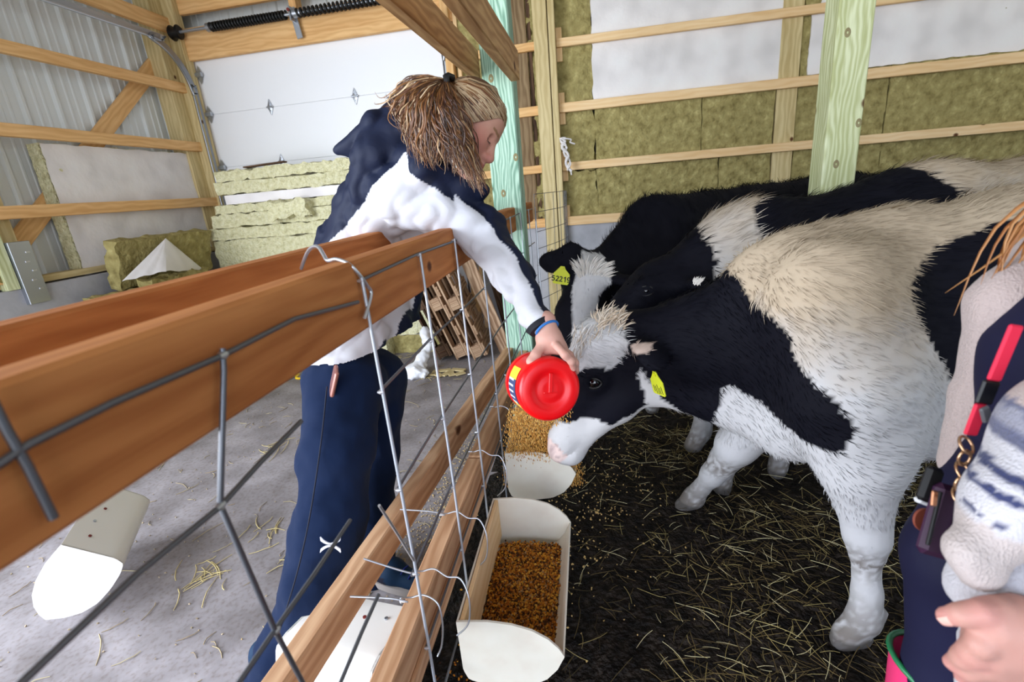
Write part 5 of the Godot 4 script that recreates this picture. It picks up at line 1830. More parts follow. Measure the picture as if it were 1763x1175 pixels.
func girl():
	var pr := thing("person", "girl in navy and white hooded jacket leaning over the fence, arm down to the cattle", "person", Vector3(-0.85, 0, -1.15), "")
	var Z := Vector3.BACK
	# head frame: f to the nose, u to the crown, s to the camera
	var f := (CAM_RIGHT * 0.83 - CAM_UP * 0.55).normalized()
	var u := (CAM_RIGHT * 0.55 + CAM_UP * 0.83).normalized()
	f = (f + CAM_BACK * 0.02).normalized()
	var s := f.cross(u).normalized()
	if s.dot(CAM_BACK) < 0: s = -s
	u = (u - f * u.dot(f)).normalized()
	var C := P(802, 222, -1.48)
	var at := func(a: float, c: float, d: float) -> Vector3: return C + f * a + u * c + s * d

	# --- the body: one skin from crown to hand
	var hip_n := P(592, 650, -1.31)
	var hip_f := P(652, 650, -1.52)
	var knee_n := P(578, 870, -1.13)
	var knee_f := P(642, 850, -1.42)
	var ank_n := P(474, 1128, -0.955)
	var ank_f := P(650, 975, -1.335)
	var chest := P(645, 365, -1.68)
	var sh_n := P(705, 318, -1.46)
	var sh_f := P(748, 325, -1.74)
	var elbow := P(824, 400, -1.46)
	var wrist := P(942, 568, -1.245)
	var body := Body.new()
	body.k = 0.03
	body.bone(hip_n, knee_n, 0.060, 0.042); body.bone(knee_n, ank_n, 0.040, 0.028)
	body.bone(hip_f, knee_f, 0.060, 0.042); body.bone(knee_f, ank_f, 0.040, 0.028)
	for q in [ank_n, ank_f]: body.bone(q, Vector3(q.x + 0.09, 0.05, q.z + 0.02), 0.026, 0.018)
	body.bone((hip_n + hip_f) * 0.5 - Vector3(0.03, 0, 0), chest, 0.045, 0.045)
	body.bone(sh_n, sh_f, 0.045, 0.045)
	body.bone(sh_n, elbow, 0.040, 0.034); body.bone(elbow, wrist, 0.034, 0.025)
	body.bone(sh_f, P(712, 455, -1.78), 0.04, 0.032)
	body.bone(P(712, 455, -1.78), P(694, 560, -1.70), 0.032, 0.026)
	body.bone((sh_n + sh_f) * 0.5, at.call(-0.03, -0.07, 0), 0.050, 0.045)
	var g := Geo.new()
	body.mesh_into(g, 0.013, func(_p, _n): return SKIN)
	# head at its own fine grid
	var hd := Body.new()
	head_bones(hd, at, s)
	var skin := func(p: Vector3, _n: Vector3) -> Color:
		var q := p - C
		return face_color(q.dot(f), q.dot(u), absf(q.dot(s)))
	hd.mesh_into(g, 0.0034, skin)
	# right hand: back of the palm up, thumb to the left of the canister's rim, four fingers over the right
	var hn := Body.new()
	hn.k = 0.016
	var palm := P(947, 594, -1.235)
	hn.bone(wrist + (palm - wrist) * -0.6, wrist + (palm - wrist) * 0.35, 0.027, 0.027, Z, 0.9)
	hn.bone(P(938, 584, -1.24), P(941, 598, -1.24), 0.026, 0.023)
	hn.bone(P(951, 583, -1.235), P(962, 598, -1.235), 0.026, 0.022)
	hn.bone(P(944, 590, -1.26), P(962, 596, -1.275), 0.022, 0.018)
	hn.k = 0.009
	var thumb := [P(934, 592, -1.228), P(922, 611, -1.205), P(914, 622, -1.195), P(922, 633, -1.185)]
	finger(hn, thumb, 0.0145, 0.0095)
	var i1 := [P(958, 596, -1.205), P(972, 611, -1.185), P(983, 622, -1.19), P(986, 634, -1.205)]
	var i2 := [P(962, 597, -1.235), P(979, 612, -1.225), P(989, 625, -1.228), P(991, 640, -1.24)]
	var i3 := [P(963, 597, -1.262), P(979, 611, -1.262), P(988, 624, -1.265), P(989, 639, -1.275)]
	var i4 := [P(960, 596, -1.285), P(973, 608, -1.295), P(981, 619, -1.30), P(982, 632, -1.305)]
	finger(hn, i1, 0.0112, 0.0085); finger(hn, i2, 0.0112, 0.0085); finger(hn, i3, 0.0108, 0.0082); finger(hn, i4, 0.0098, 0.0075)
	hn.mesh_into(g, 0.003, func(p: Vector3, _n):
		var c := Color(0.60, 0.33, 0.26)
		for q in [thumb[2], thumb[3], i1[1], i2[1], i3[1], i1[3], i2[3]]:
			c = c.lerp(Color(0.54, 0.20, 0.17), clampf(1.0 - p.distance_to(q) / 0.016, 0, 1) * 0.5)
		return c)
	var skin_node := part("body", g.build(), M.skin, pr)
	nail(pr, thumb[3] + Vector3(-0.002, -0.001, 0.0085), (thumb[3] - thumb[2]).normalized(), Vector3(-0.2, 0.1, 1).normalized())
	nail(pr, i1[3] + Vector3(0.004, 0, 0.0075), (i1[3] - i1[2]).normalized(), Vector3(0.5, 0.1, 0.9).normalized(), 0.005)

	# lashes and brow as fine hair
	var lash := Geo.new()
	for k in 9:
		var t := k / 8.0
		var a0: Vector3 = at.call(0.0835 - 0.006 * t, -0.009, 0.020 + 0.024 * t)
		tube_into(lash, [a0, a0 + f * 0.007 - u * 0.005, a0 + f * 0.012 - u * 0.004], [0.0007, 0.0006, 0.0002], 4)
	part("eyelashes", lash.build(), M.black, pr)

	# --- trousers
	var tr := Body.new()
	tr.k = 0.05
	tr.bone(hip_n + Vector3(-0.01, -0.02, 0), hip_f + Vector3(-0.01, -0.02, 0), 0.100, 0.10)
	tr.bone(hip_n + Vector3(0, -0.03, 0), P(586, 770, -1.21), 0.112, 0.106)
	tr.bone(P(586, 770, -1.21), P(570, 900, -1.10), 0.106, 0.094)
	tr.bone(P(570, 900, -1.10), P(540, 1010, -1.02), 0.094, 0.084)
	tr.bone(P(540, 1010, -1.02), P(490, 1120, -0.965), 0.084, 0.066)
	tr.bone(P(490, 1120, -0.965), P(458, 1160, -0.95), 0.066, 0.056)
	tr.k = 0.03
	tr.bone(hip_f, P(640, 770, -1.48), 0.105, 0.098)
	tr.bone(P(640, 770, -1.48), P(640, 900, -1.39), 0.098, 0.084)
	tr.bone(P(640, 900, -1.39), P(646, 990, -1.335), 0.084, 0.068)
	var wr := FastNoiseLite.new(); wr.seed = 44; wr.frequency = 5.0; wr.fractal_octaves = 3
	var gt := Geo.new()
	tr.mesh_into(gt, 0.012, func(_p, _n): return NAVY_PANTS, wr, 0.020)
	var fleece := M.vc.duplicate() as StandardMaterial3D
	fleece.roughness = 0.95; fleece.rim_enabled = true; fleece.rim = 0.06; fleece.rim_tint = 0.6
	var trn := part("trousers", gt.build(), fleece, pr, Transform3D(), "loose navy sweat trousers")
	trouser_emblem(trn)
	# side seam and pocket with a phone edge
	var seam := []
	for q in [[566, 665, -1.185], [556, 760, -1.105], [538, 880, -1.01], [516, 980, -0.94], [486, 1080, -0.905]]: seam.append(P(q[0], q[1], q[2]))
	part("seam", tube(spline(seam, 5), 0.0022, 5), plain(Color(0.05, 0.07, 0.14), 0.9), trn)
	# shoes
	for q in [[ank_f, 0.0, "shoe"], [ank_n, 0.05, "shoe"]]:
		shoe(pr, Vector3(q[0].x - 0.02, 0.0, q[0].z + 0.01), Vector3(0.97, 0, 0.22 if q[1] == 0.0 else 0.05).normalized())

	# --- jacket: navy back, hood and sleeve stripe, white side and underside
	var jk := Body.new()
	jk.k = 0.04
	jk.bone(hip_n + Vector3(-0.01, -0.12, 0.0), P(592, 560, -1.44), 0.158, 0.140)
	jk.bone(hip_f + Vector3(-0.01, -0.12, 0.0), P(645, 560, -1.58), 0.145, 0.135)
	jk.bone(P(592, 560, -1.44), P(606, 435, -1.62), 0.140, 0.122)
	jk.bone(P(640, 560, -1.60), P(672, 400, -1.74), 0.125, 0.125)
	jk.bone(P(606, 435, -1.62), P(660, 348, -1.56), 0.122, 0.112)
	jk.bone(P(655, 345, -1.58), P(720, 330, -1.64), 0.125, 0.110)
	jk.bone(P(700, 340, -1.47), P(762, 358, -1.48), 0.108, 0.090)
	jk.bone(P(762, 358, -1.48), P(828, 402, -1.47), 0.090, 0.076)
	jk.k = 0.03
	jk.bone(P(828, 402, -1.47), P(880, 470, -1.38), 0.076, 0.060)
	jk.bone(P(880, 470, -1.38), P(928, 556, -1.265), 0.060, 0.046)
	jk.bone(sh_f, P(712, 455, -1.78), 0.095, 0.07)
	jk.bone(P(712, 455, -1.78), P(690, 600, -1.68), 0.070, 0.06)
	jk.bone(P(655, 398, -1.74), P(728, 384, -1.72), 0.085, 0.075)
	# hood thrown back: a soft roll behind the neck drawn out to a pointed rim
	jk.k = 0.025
	jk.bone(P(690, 232, -1.50), P(655, 240, -1.52), 0.062, 0.072)
	jk.bone(P(655, 238, -1.52), P(612, 256, -1.52), 0.070, 0.030)
	jk.bone(P(612, 256, -1.52), P(586, 262, -1.52), 0.032, 0.012)
	jk.bone(P(672, 215, -1.53), P(718, 250, -1.50), 0.056, 0.066)
	jk.bone(P(632, 268, -1.48), P(725, 272, -1.43), 0.034, 0.042)
	jk.bone(P(655, 275, -1.50), P(655, 320, -1.52), 0.09, 0.10)
	jk.bone(P(735, 290, -1.41), P(800, 322, -1.46), 0.055, 0.040)
	jk.bone(P(800, 322, -1.46), P(826, 330, -1.47), 0.040, 0.030)
	var white := [side_patch(-1.42, [706, 264, 720, 306, 756, 332, 790, 360, 790, 440, 700, 446, 668, 470, 664, 645, 500, 645, 500, 440, 548, 425, 580, 398, 622, 352, 660, 312])]
	var a1 := P(762, 358, -1.48)
	var stripe := func(p: Vector3) -> bool:
		# navy band along the outer top of the sleeve
		var pts := [P(738, 328, -1.47), P(768, 360, -1.48), P(828, 402, -1.47), P(880, 470, -1.38), P(930, 556, -1.265)]
		var best := 1e9
		var res := false
		for k in 4:
			var q0: Vector3 = pts[k]; var q1: Vector3 = pts[k + 1]
			var t := clampf((p - q0).dot(q1 - q0) / (q1 - q0).length_squared(), 0, 1)
			var d := p - (q0 + (q1 - q0) * t)
			if d.length() < best:
				best = d.length()
				var ax := (q1 - q0).normalized()
				var up := CAM_UP * 0.62 + CAM_RIGHT * 0.72 - CAM_BACK * 0.05
				up = (up - ax * up.dot(ax)).normalized()
				res = d.normalized().dot(up) > lerpf(0.30, 0.50, (k + t) / 4.0)
		return res
	var l0 := P(716, 300, -1.42)
	var l1 := P(775, 340, -1.44)
	var paint := func(p: Vector3, n: Vector3) -> Color:
		var navy := true
		if p.y > 0.5 and p.z > -1.85:
			if p.x > a1.x + 0.06: navy = stripe.call(p)
			elif p.x > l0.x: navy = p.y > lerpf(l0.y, l1.y, (p.x - l0.x) / (l1.x - l0.x))
			elif Geometry2D.is_point_in_polygon(Vector2(p.x, p.y), white[0]) and p.z > -1.85: navy = false
		return NAVY if navy else Color(0.60, 0.60, 0.635)
	var wj := FastNoiseLite.new(); wj.seed = 51; wj.frequency = 5.5; wj.fractal_octaves = 2; wj.fractal_type = FastNoiseLite.FRACTAL_RIDGED
	var gj := Geo.new()
	jk.mesh_into(gj, 0.0065, paint, wj, 0.017, Vector3(-1e3, P(560, 634, -1.22).y, -1e3))
	var shell := M.vc.duplicate() as StandardMaterial3D
	shell.roughness = 0.62
	part("jacket", gj.build(), shell, pr, Transform3D(), "navy and white shell jacket with its hood down")
	# hem line, cuff band, wrist band
	var cf := Geo.new()
	var ax := (wrist - P(880, 470, -1.38)).normalized()
	tube_into(cf, [P(931, 559, -1.262), P(935, 566, -1.255)], [0.046, 0.040], 20, Color(0.05, 0.06, 0.10))
	part("cuff_lining", cf.build(), plain(Color(0.05, 0.06, 0.10), 0.8), pr)
	var band := Geo.new()
	var ring := []
	var bx := ax.cross(Vector3.UP).normalized(); var by := ax.cross(bx).normalized()
	for k in 25: ring.append(wrist + ax * -0.002 + (bx * cos(TAU * k / 24.0) + by * sin(TAU * k / 24.0)) * 0.0315)
	tube_into(band, ring, 0.004, 6)
	part("wristband", band.build(), plain(Color(0.15, 0.45, 0.75), 0.5), pr, Transform3D(), "thin blue band at the wrist")

	hair(pr, at, f, u, s)
	# phone in the trouser pocket stays a thing of its own
	var ph := solo("phone", "edge of a metallic pink phone sticking out of the girl's trouser pocket", "phone", box_mesh(Vector3(0.012, 0.085, 0.05), 0.004), plain(Color(0.72, 0.50, 0.46), 0.25, 0.6), Vector3.ZERO)
	ph.transform = Transform3D(Basis.from_euler(Vector3(0.25, 0.5, -0.35)), P(578, 656, -1.195))

func head_bones(hd: Body, at: Callable, s: Vector3):
	hd.k = 0.03
	hd.ball(at.call(-0.012, 0.038, 0), 0.090, s, 0.84)
	hd.ball(at.call(0.042, 0.043, 0), 0.054, s, 1.1)
	hd.bone(at.call(0.046, 0.0, 0), at.call(0.056, -0.06, 0), 0.046, 0.038, s, 1.15)
	hd.bone(at.call(-0.03, -0.06, 0), at.call(-0.05, -0.11, 0), 0.05, 0.05)
	for e in [-1.0, 1.0]:
		hd.ball(at.call(0.054, -0.024, 0.034 * e), 0.026)
		hd.bone(at.call(0.005, -0.055, 0.050 * e), at.call(0.070, -0.102, 0.014 * e), 0.020, 0.018)
	hd.ball(at.call(0.083, -0.104, 0), 0.017)
	hd.k = 0.012
	hd.bone(at.call(0.088, 0.016, 0), at.call(0.110, -0.036, 0), 0.0075, 0.0105)
	hd.ball(at.call(0.109, -0.041, 0), 0.0105)
	for e in [-1.0, 1.0]:
		hd.ball(at.call(0.097, -0.046, 0.011 * e), 0.0085)
		hd.bone(at.call(0.088, 0.021, 0.014 * e), at.call(0.068, 0.023, 0.043 * e), 0.0085, 0.0085)
		hd.ball(at.call(0.094, 0.001, 0.032 * e), 0.013, Vector3.ZERO, 1.0, true)
		hd.ball(at.call(0.0745, -0.002, 0.031 * e), 0.0135)
		hd.bone(at.call(0.099, -0.066, 0.003 * e), at.call(0.088, -0.072, 0.021 * e), 0.0068, 0.004)
		hd.bone(at.call(0.097, -0.080, 0.003 * e), at.call(0.087, -0.076, 0.020 * e), 0.0078, 0.004)
		# ear
		hd.bone(at.call(-0.012, 0.012, 0.077 * e), at.call(-0.004, -0.030, 0.072 * e), 0.014, 0.009, s, 0.5)

func face_color(a: float, c: float, d: float) -> Color:
	var col := Color(0.54, 0.285, 0.205)
	col = col.lerp(Color(0.50, 0.15, 0.115), clampf(1.0 - Vector2(a - 0.062, c + 0.030).length() / 0.055, 0, 1) * 0.75 * clampf(d / 0.03, 0, 1))
	col = col.lerp(Color(0.50, 0.16, 0.13), clampf(1.0 - Vector2(a - 0.108, c + 0.042).length() / 0.025, 0, 1) * 0.6)
	if c < -0.064 and c > -0.087 and a > 0.0915 - 0.10 * d: col = Color(0.40, 0.12, 0.11)
	if absf(c - 0.0235 - 0.004 * (d - 0.02) / 0.03) < 0.0038 and a > 0.055 and d > 0.012 and d < 0.046: col = Color(0.28, 0.15, 0.08)
	if absf(c + 0.008) < 0.0026 and a > 0.074 and d > 0.020 and d < 0.045: col = Color(0.06, 0.03, 0.02)
	return col

func trouser_emblem(parent: Node):
	# pale mark on the thigh: two stacked arcs, one bowed up and one bowed down, crossing at the waist
	var c := P(573, 934, -0.990)
	var g := Geo.new()
	var px := 1.0 / 640.0
	var x := CAM_RIGHT; var y := CAM_UP
	for sg in [1.0, -1.0]:
		var outer := []
		for k in 15:
			var t := (k / 14.0) * 2.0 - 1.0
			var mid := 0.5 + 5.0 * absf(t) * absf(t) * 1.6
			var w := 1.6 + 3.4 * absf(t)
			outer.append([Vector2(t * 17.0, sg * (mid - w * 0.5 + 1.0)), Vector2(t * (17.0 + 1.0), sg * (mid + w * 0.9 + 1.0))])
		for k in 14:
			var q := []
			for v in [outer[k][0], outer[k + 1][0], outer[k + 1][1], outer[k][1]]:
				q.append(c + x * v.x * px + y * v.y * px + CAM_BACK * 0.006)
			if sg < 0: q.reverse()
			g.face(q)
			var qb := []
			for v in q: qb.append(v - CAM_BACK * 0.004)
			qb.reverse()
			g.face(qb)
	part("emblem", g.build(), plain(Color(0.80, 0.80, 0.83), 0.6), parent, Transform3D(), "small pale arched emblem on the trouser leg")

func shoe(parent: Node, heel: Vector3, dir: Vector3):
	var side := dir.cross(Vector3.UP).normalized()
	var b := Body.new()
	b.k = 0.03
	b.bone(heel + Vector3(0, 0.05, 0), heel + dir * 0.10 + Vector3(0, 0.065, 0), 0.040, 0.042)
	b.bone(heel + dir * 0.10 + Vector3(0, 0.055, 0), heel + dir * 0.22 + Vector3(0, 0.036, 0), 0.042, 0.034, Vector3.UP, 0.75)
	b.bone(heel + Vector3(0, 0.09, 0), heel + dir * 0.05 + Vector3(0, 0.095, 0), 0.034, 0.034)
	var g := Geo.new()
	b.mesh_into(g, 0.007, func(p: Vector3, _n):
		var t := (p - heel).dot(dir)
		return Color(0.010, 0.030, 0.065) if t > 0.1 or p.y > 0.07 else Color(0.012, 0.014, 0.024))
	var up := part("shoe", g.build(), M.vc, parent, Transform3D(), "dark blue running shoe")
	var sole := Geo.new()
	var ring := []
	var low := []
	for k in 24:
		var a := TAU * k / 24.0
		var p := heel + dir * (0.105 + cos(a) * 0.150) + side * sin(a) * (0.043 + 0.008 * cos(a))
		ring.append(p + Vector3(0, 0.030, 0)); low.append(p + Vector3(0, 0.004, 0))
	sole.grid([ring, low], true)
	sole.smooth()
	sole.face(ring)
	low.reverse(); sole.face(low)
	part("sole", sole.build(), plain(Color(0.62, 0.58, 0.55), 0.7), up)
	for k in 4:
		var c := heel + dir * (0.10 + 0.028 * k) + Vector3(0, 0.102 - 0.012 * k, 0)
		part("lace", tube([c - side * 0.022, c + Vector3(0, 0.006, 0), c + side * 0.022], 0.0028, 5), plain(Color(0.05, 0.12, 0.45), 0.6), up)

func hair(pr: Node3D, at: Callable, f: Vector3, u: Vector3, s: Vector3):
	var g := Geo.new(); g.colored = true
	# scalp under the strands
	var cap := Body.new()
	cap.k = 0.02
	cap.ball(at.call(-0.014, 0.042, 0), 0.095, s, 0.86)
	cap.ball(at.call(0.036, 0.050, 0), 0.055, s, 1.12)
	cap.bone(at.call(-0.06, 0.02, 0), at.call(-0.07, -0.05, 0), 0.055, 0.045)
	cap.ball(at.call(0.100, -0.032, 0), 0.066, s, 1.6, true)
	cap.ball(at.call(0.030, -0.075, 0.0), 0.075, s, 1.4, true)
	var c := func(p: Vector3, _n): 
		return Color(0.10, 0.042, 0.014)
	cap.mesh_into(g, 0.006, c)
	var tie := P(772, 149, -1.455)
	var shade := func() -> Color:
		var t := rng.randf()
		if t < 0.55: return Color(0.030, 0.010, 0.003).lerp(Color(0.11, 0.038, 0.010), rng.randf())
		if t < 0.90: return Color(0.14, 0.052, 0.013).lerp(Color(0.25, 0.11, 0.035), rng.randf())
		return Color(0.40, 0.24, 0.11).lerp(Color(0.60, 0.45, 0.28), rng.randf())
	# sleek strands drawn from the hairline over the skull back to the tie
	var ctr: Vector3 = at.call(-0.005, 0.035, 0)
	for k in 330:
		var t := rng.randf()
		# hairline from the forehead's middle down past the temple to the ear
		var h0 := Vector3(0.094 - 0.055 * t * t - 0.022 * t, 0.070 - 0.050 * t - 0.045 * t * t, 0.0) 
		var side := (rng.randf() * 2.0 - 1.0) if t < 0.2 else 1.0
		var start: Vector3 = at.call(h0.x, h0.y, side * (0.028 + 0.052 * sqrt(t)))
		var pts := []
		for j in 9:
			var q := start.lerp(tie, j / 8.0)
			var d := (q - ctr)
			var e := Vector3(d.dot(f) / 0.101, d.dot(u) / 0.102, d.dot(s) / 0.086)
			var k2 := maxf(e.length(), 0.2)
			var on_skull := ctr + d / k2
			var bl := smoothstep(0.75, 1.0, j / 8.0)
			pts.append(on_skull.lerp(q, bl) + (on_skull - ctr).normalized() * rng.randf_range(0.0, 0.004))
		var col: Color = Color(0.22, 0.12, 0.05).lerp(Color(0.52, 0.38, 0.23), rng.randf()) if rng.randf() < 0.7 else shade.call()
		lock_into(g, pts, rng.randf_range(0.0014, 0.0034), (pts[4] - ctr).normalized(), col, 0.5)
	# loose wavy locks from the tie and from behind the ear
	var T := P(770, 143, -1.45)
	var guides := [
		[T, P(735, 140, -1.430), P(700, 158, -1.410), P(676, 172, -1.420), P(656, 158, -1.430)],
		[T, P(730, 150, -1.400), P(695, 175, -1.380), P(680, 200, -1.380), P(700, 225, -1.370)],
		[T, P(728, 162, -1.380), P(712, 200, -1.360), P(708, 240, -1.355), P(716, 275, -1.360)],
		[T, P(738, 170, -1.370), P(724, 215, -1.350), P(722, 250, -1.345), P(728, 285, -1.350)],
		[T, P(748, 170, -1.360), P(742, 215, -1.340), P(738, 250, -1.335), P(746, 292, -1.345)],
		[T, P(757, 180, -1.360), P(752, 220, -1.335), P(760, 255, -1.335), P(752, 282, -1.345)],
		[T, P(765, 185, -1.360), P(766, 225, -1.335), P(782, 255, -1.335), P(772, 285, -1.345)],
		[T, P(774, 180, -1.365), P(786, 225, -1.340), P(796, 265, -1.340), P(805, 300, -1.350)],
		[T, P(780, 175, -1.375), P(794, 215, -1.360), P(806, 262, -1.360), P(824, 312, -1.370)],
		[T, P(784, 178, -1.380), P(800, 222, -1.365), P(814, 270, -1.370), P(838, 338, -1.380)],
		[T, P(720, 135, -1.470), P(690, 150, -1.490), P(680, 175, -1.490), P(690, 205, -1.470)],
		[T, P(750, 160, -1.410), P(720, 190, -1.400), P(700, 215, -1.390), P(712, 240, -1.380)]]
	for k in 620:
		var a: Array = guides[rng.randi() % guides.size()] if rng.randf() < 0.72 else guides[7 + rng.randi() % 3]
		var b2: Array = guides[rng.randi() % guides.size()]
		var mixw := rng.randf() * 0.35
		var pts := []
		var ph := rng.randf() * TAU
		var amp := rng.randf_range(0.002, 0.010)
		var off := Vector3(rng.randfn() * 0.009, rng.randfn() * 0.007, rng.randfn() * 0.014)
		for j in a.size():
			var p: Vector3 = (a[j] as Vector3).lerp(b2[j], mixw)
			pts.append(p + off * minf(1.0, j * 0.6 + 0.25))
		var sp := spline(pts, 5)
		for j in sp.size():
			sp[j] += Vector3(sin(j * 0.75 + ph), cos(j * 0.6 + ph) * 0.4, cos(j * 0.75 + ph)) * amp * minf(1.0, j / 6.0)
		if rng.randf() < 0.3: sp = sp.slice(0, sp.size() - rng.randi_range(1, 4))
		lock_into(g, sp, rng.randf_range(0.0010, 0.0032), CAM_BACK, shade.call(), 0.08)
	part("hair", g.build(), M.hair, pr, Transform3D(), "tousled auburn hair with blond streaks in a half ponytail")
	var sc := Geo.new()
	var ring := []
	for k in 15:
		var an := TAU * k / 14.0
		ring.append(tie + (u * cos(an) * 0.020 + s * sin(an) * 0.026) + f * 0.006 * sin(an * 4.0))
	tube_into(sc, ring, 0.009, 7)
	sc.smooth()
	part("hair_tie", sc.build(), M.black, pr, Transform3D(), "black hair tie")

func canister():
	# red grain canister seen from its base; lathe about its axis
	var base := P(948, 671, -1.165)
	var mouth := P(914, 652, -1.325)
	var ax := (mouth - base).normalized()
	var t := thing("canister", "red plastic canister tipped in the girl's hand, round base towards the camera", "canister", base)
	var x := ax.cross(CAM_UP).normalized()
	var y := x.cross(ax).normalized()
	var R := 0.0855
	var prof := [[0.004, 0.0], [0.004, 0.018], [0.003, 0.026], [0.006, 0.034], [0.006, 0.044], [0.001, 0.050], [0.0, 0.060], [0.0, 0.074], [0.004, 0.081], [0.012, 0.0855], [0.035, 0.0865], [0.038, 0.084], [0.125, 0.084], [0.130, 0.0865], [0.150, 0.086], [0.156, 0.080], [0.172, 0.079]]
	var g := Geo.new()
	var rows := []
	for q in prof:
		var row := []
		for k in 48:
			var an := TAU * k / 48.0
			var r: float = q[1]
			# grip dent under the hand
			if q[0] > 0.04 and q[0] < 0.125:
				var top := cos(an - 1.45)
				r -= 0.012 * smoothstep(0.75, 0.95, top) * sin((q[0] - 0.04) / 0.085 * PI)
			row.append(base + ax * q[0] + (x * cos(an) + y * sin(an)) * r)
		rows.append(row)
	# inner wall so that the mouth is hollow
	for q in [[0.172, 0.076], [0.15, 0.080], [0.02, 0.080], [0.012, 0.0]]:
		var row := []
		for k in 48:
			var an := TAU * k / 48.0
			row.append(base + ax * q[0] + (x * cos(an) + y * sin(an)) * q[1])
		rows.append(row)
	g.grid(rows, true)
	g.smooth()
	var red := plain(Color(0.90, 0.03, 0.06), 0.32)
	part("tub", g.build(), red, t)
	var cr := Geo.new()
	box_into(cr, Vector3(0.010, 0.052, 0.004), 0.001, Transform3D(Basis(x, y, ax), base + y * 0.018 + ax * 0.003))
	box_into(cr, Vector3(0.036, 0.004, 0.004), 0.001, Transform3D(Basis(x, y, ax), base - y * 0.008 + ax * 0.004))
	part("mould_mark", cr.build(), red, t)
	# printed label band on the left side: yellow block, dark block with pale streaks of worn print
	var lb := Geo.new(); lb.colored = true
	var a0 := PI * 0.80
	var a1 := PI * 1.30
	if (x * cos(PI)).dot(CAM_RIGHT) > 0: a0 = -PI * 0.30; a1 = PI * 0.20
	for j in 24:
		for k in 10:
			var q := []
			for e in [[0, 0], [1, 0], [1, 1], [0, 1]]:
				var an := lerpf(a0, a1, (j + e[0]) / 24.0)
				var d := lerpf(0.048, 0.115, (k + e[1]) / 10.0)
				q.append(base + ax * d + (x * cos(an) + y * sin(an)) * 0.0852)
			var tt := j / 23.0
			if (x * cos(PI)).dot(CAM_RIGHT) > 0: tt = 1.0 - tt
			var col := Color(0.85, 0.60, 0.05)
			if tt > 0.25: col = Color(0.75, 0.72, 0.68) if (j % 3 == 0 and k > 2) else Color(0.05, 0.06, 0.14)
			if tt > 0.82: col = Color(0.80, 0.55, 0.08)
			lb.face(q, [], col)
	part("label", lb.build(), M.vc, t)

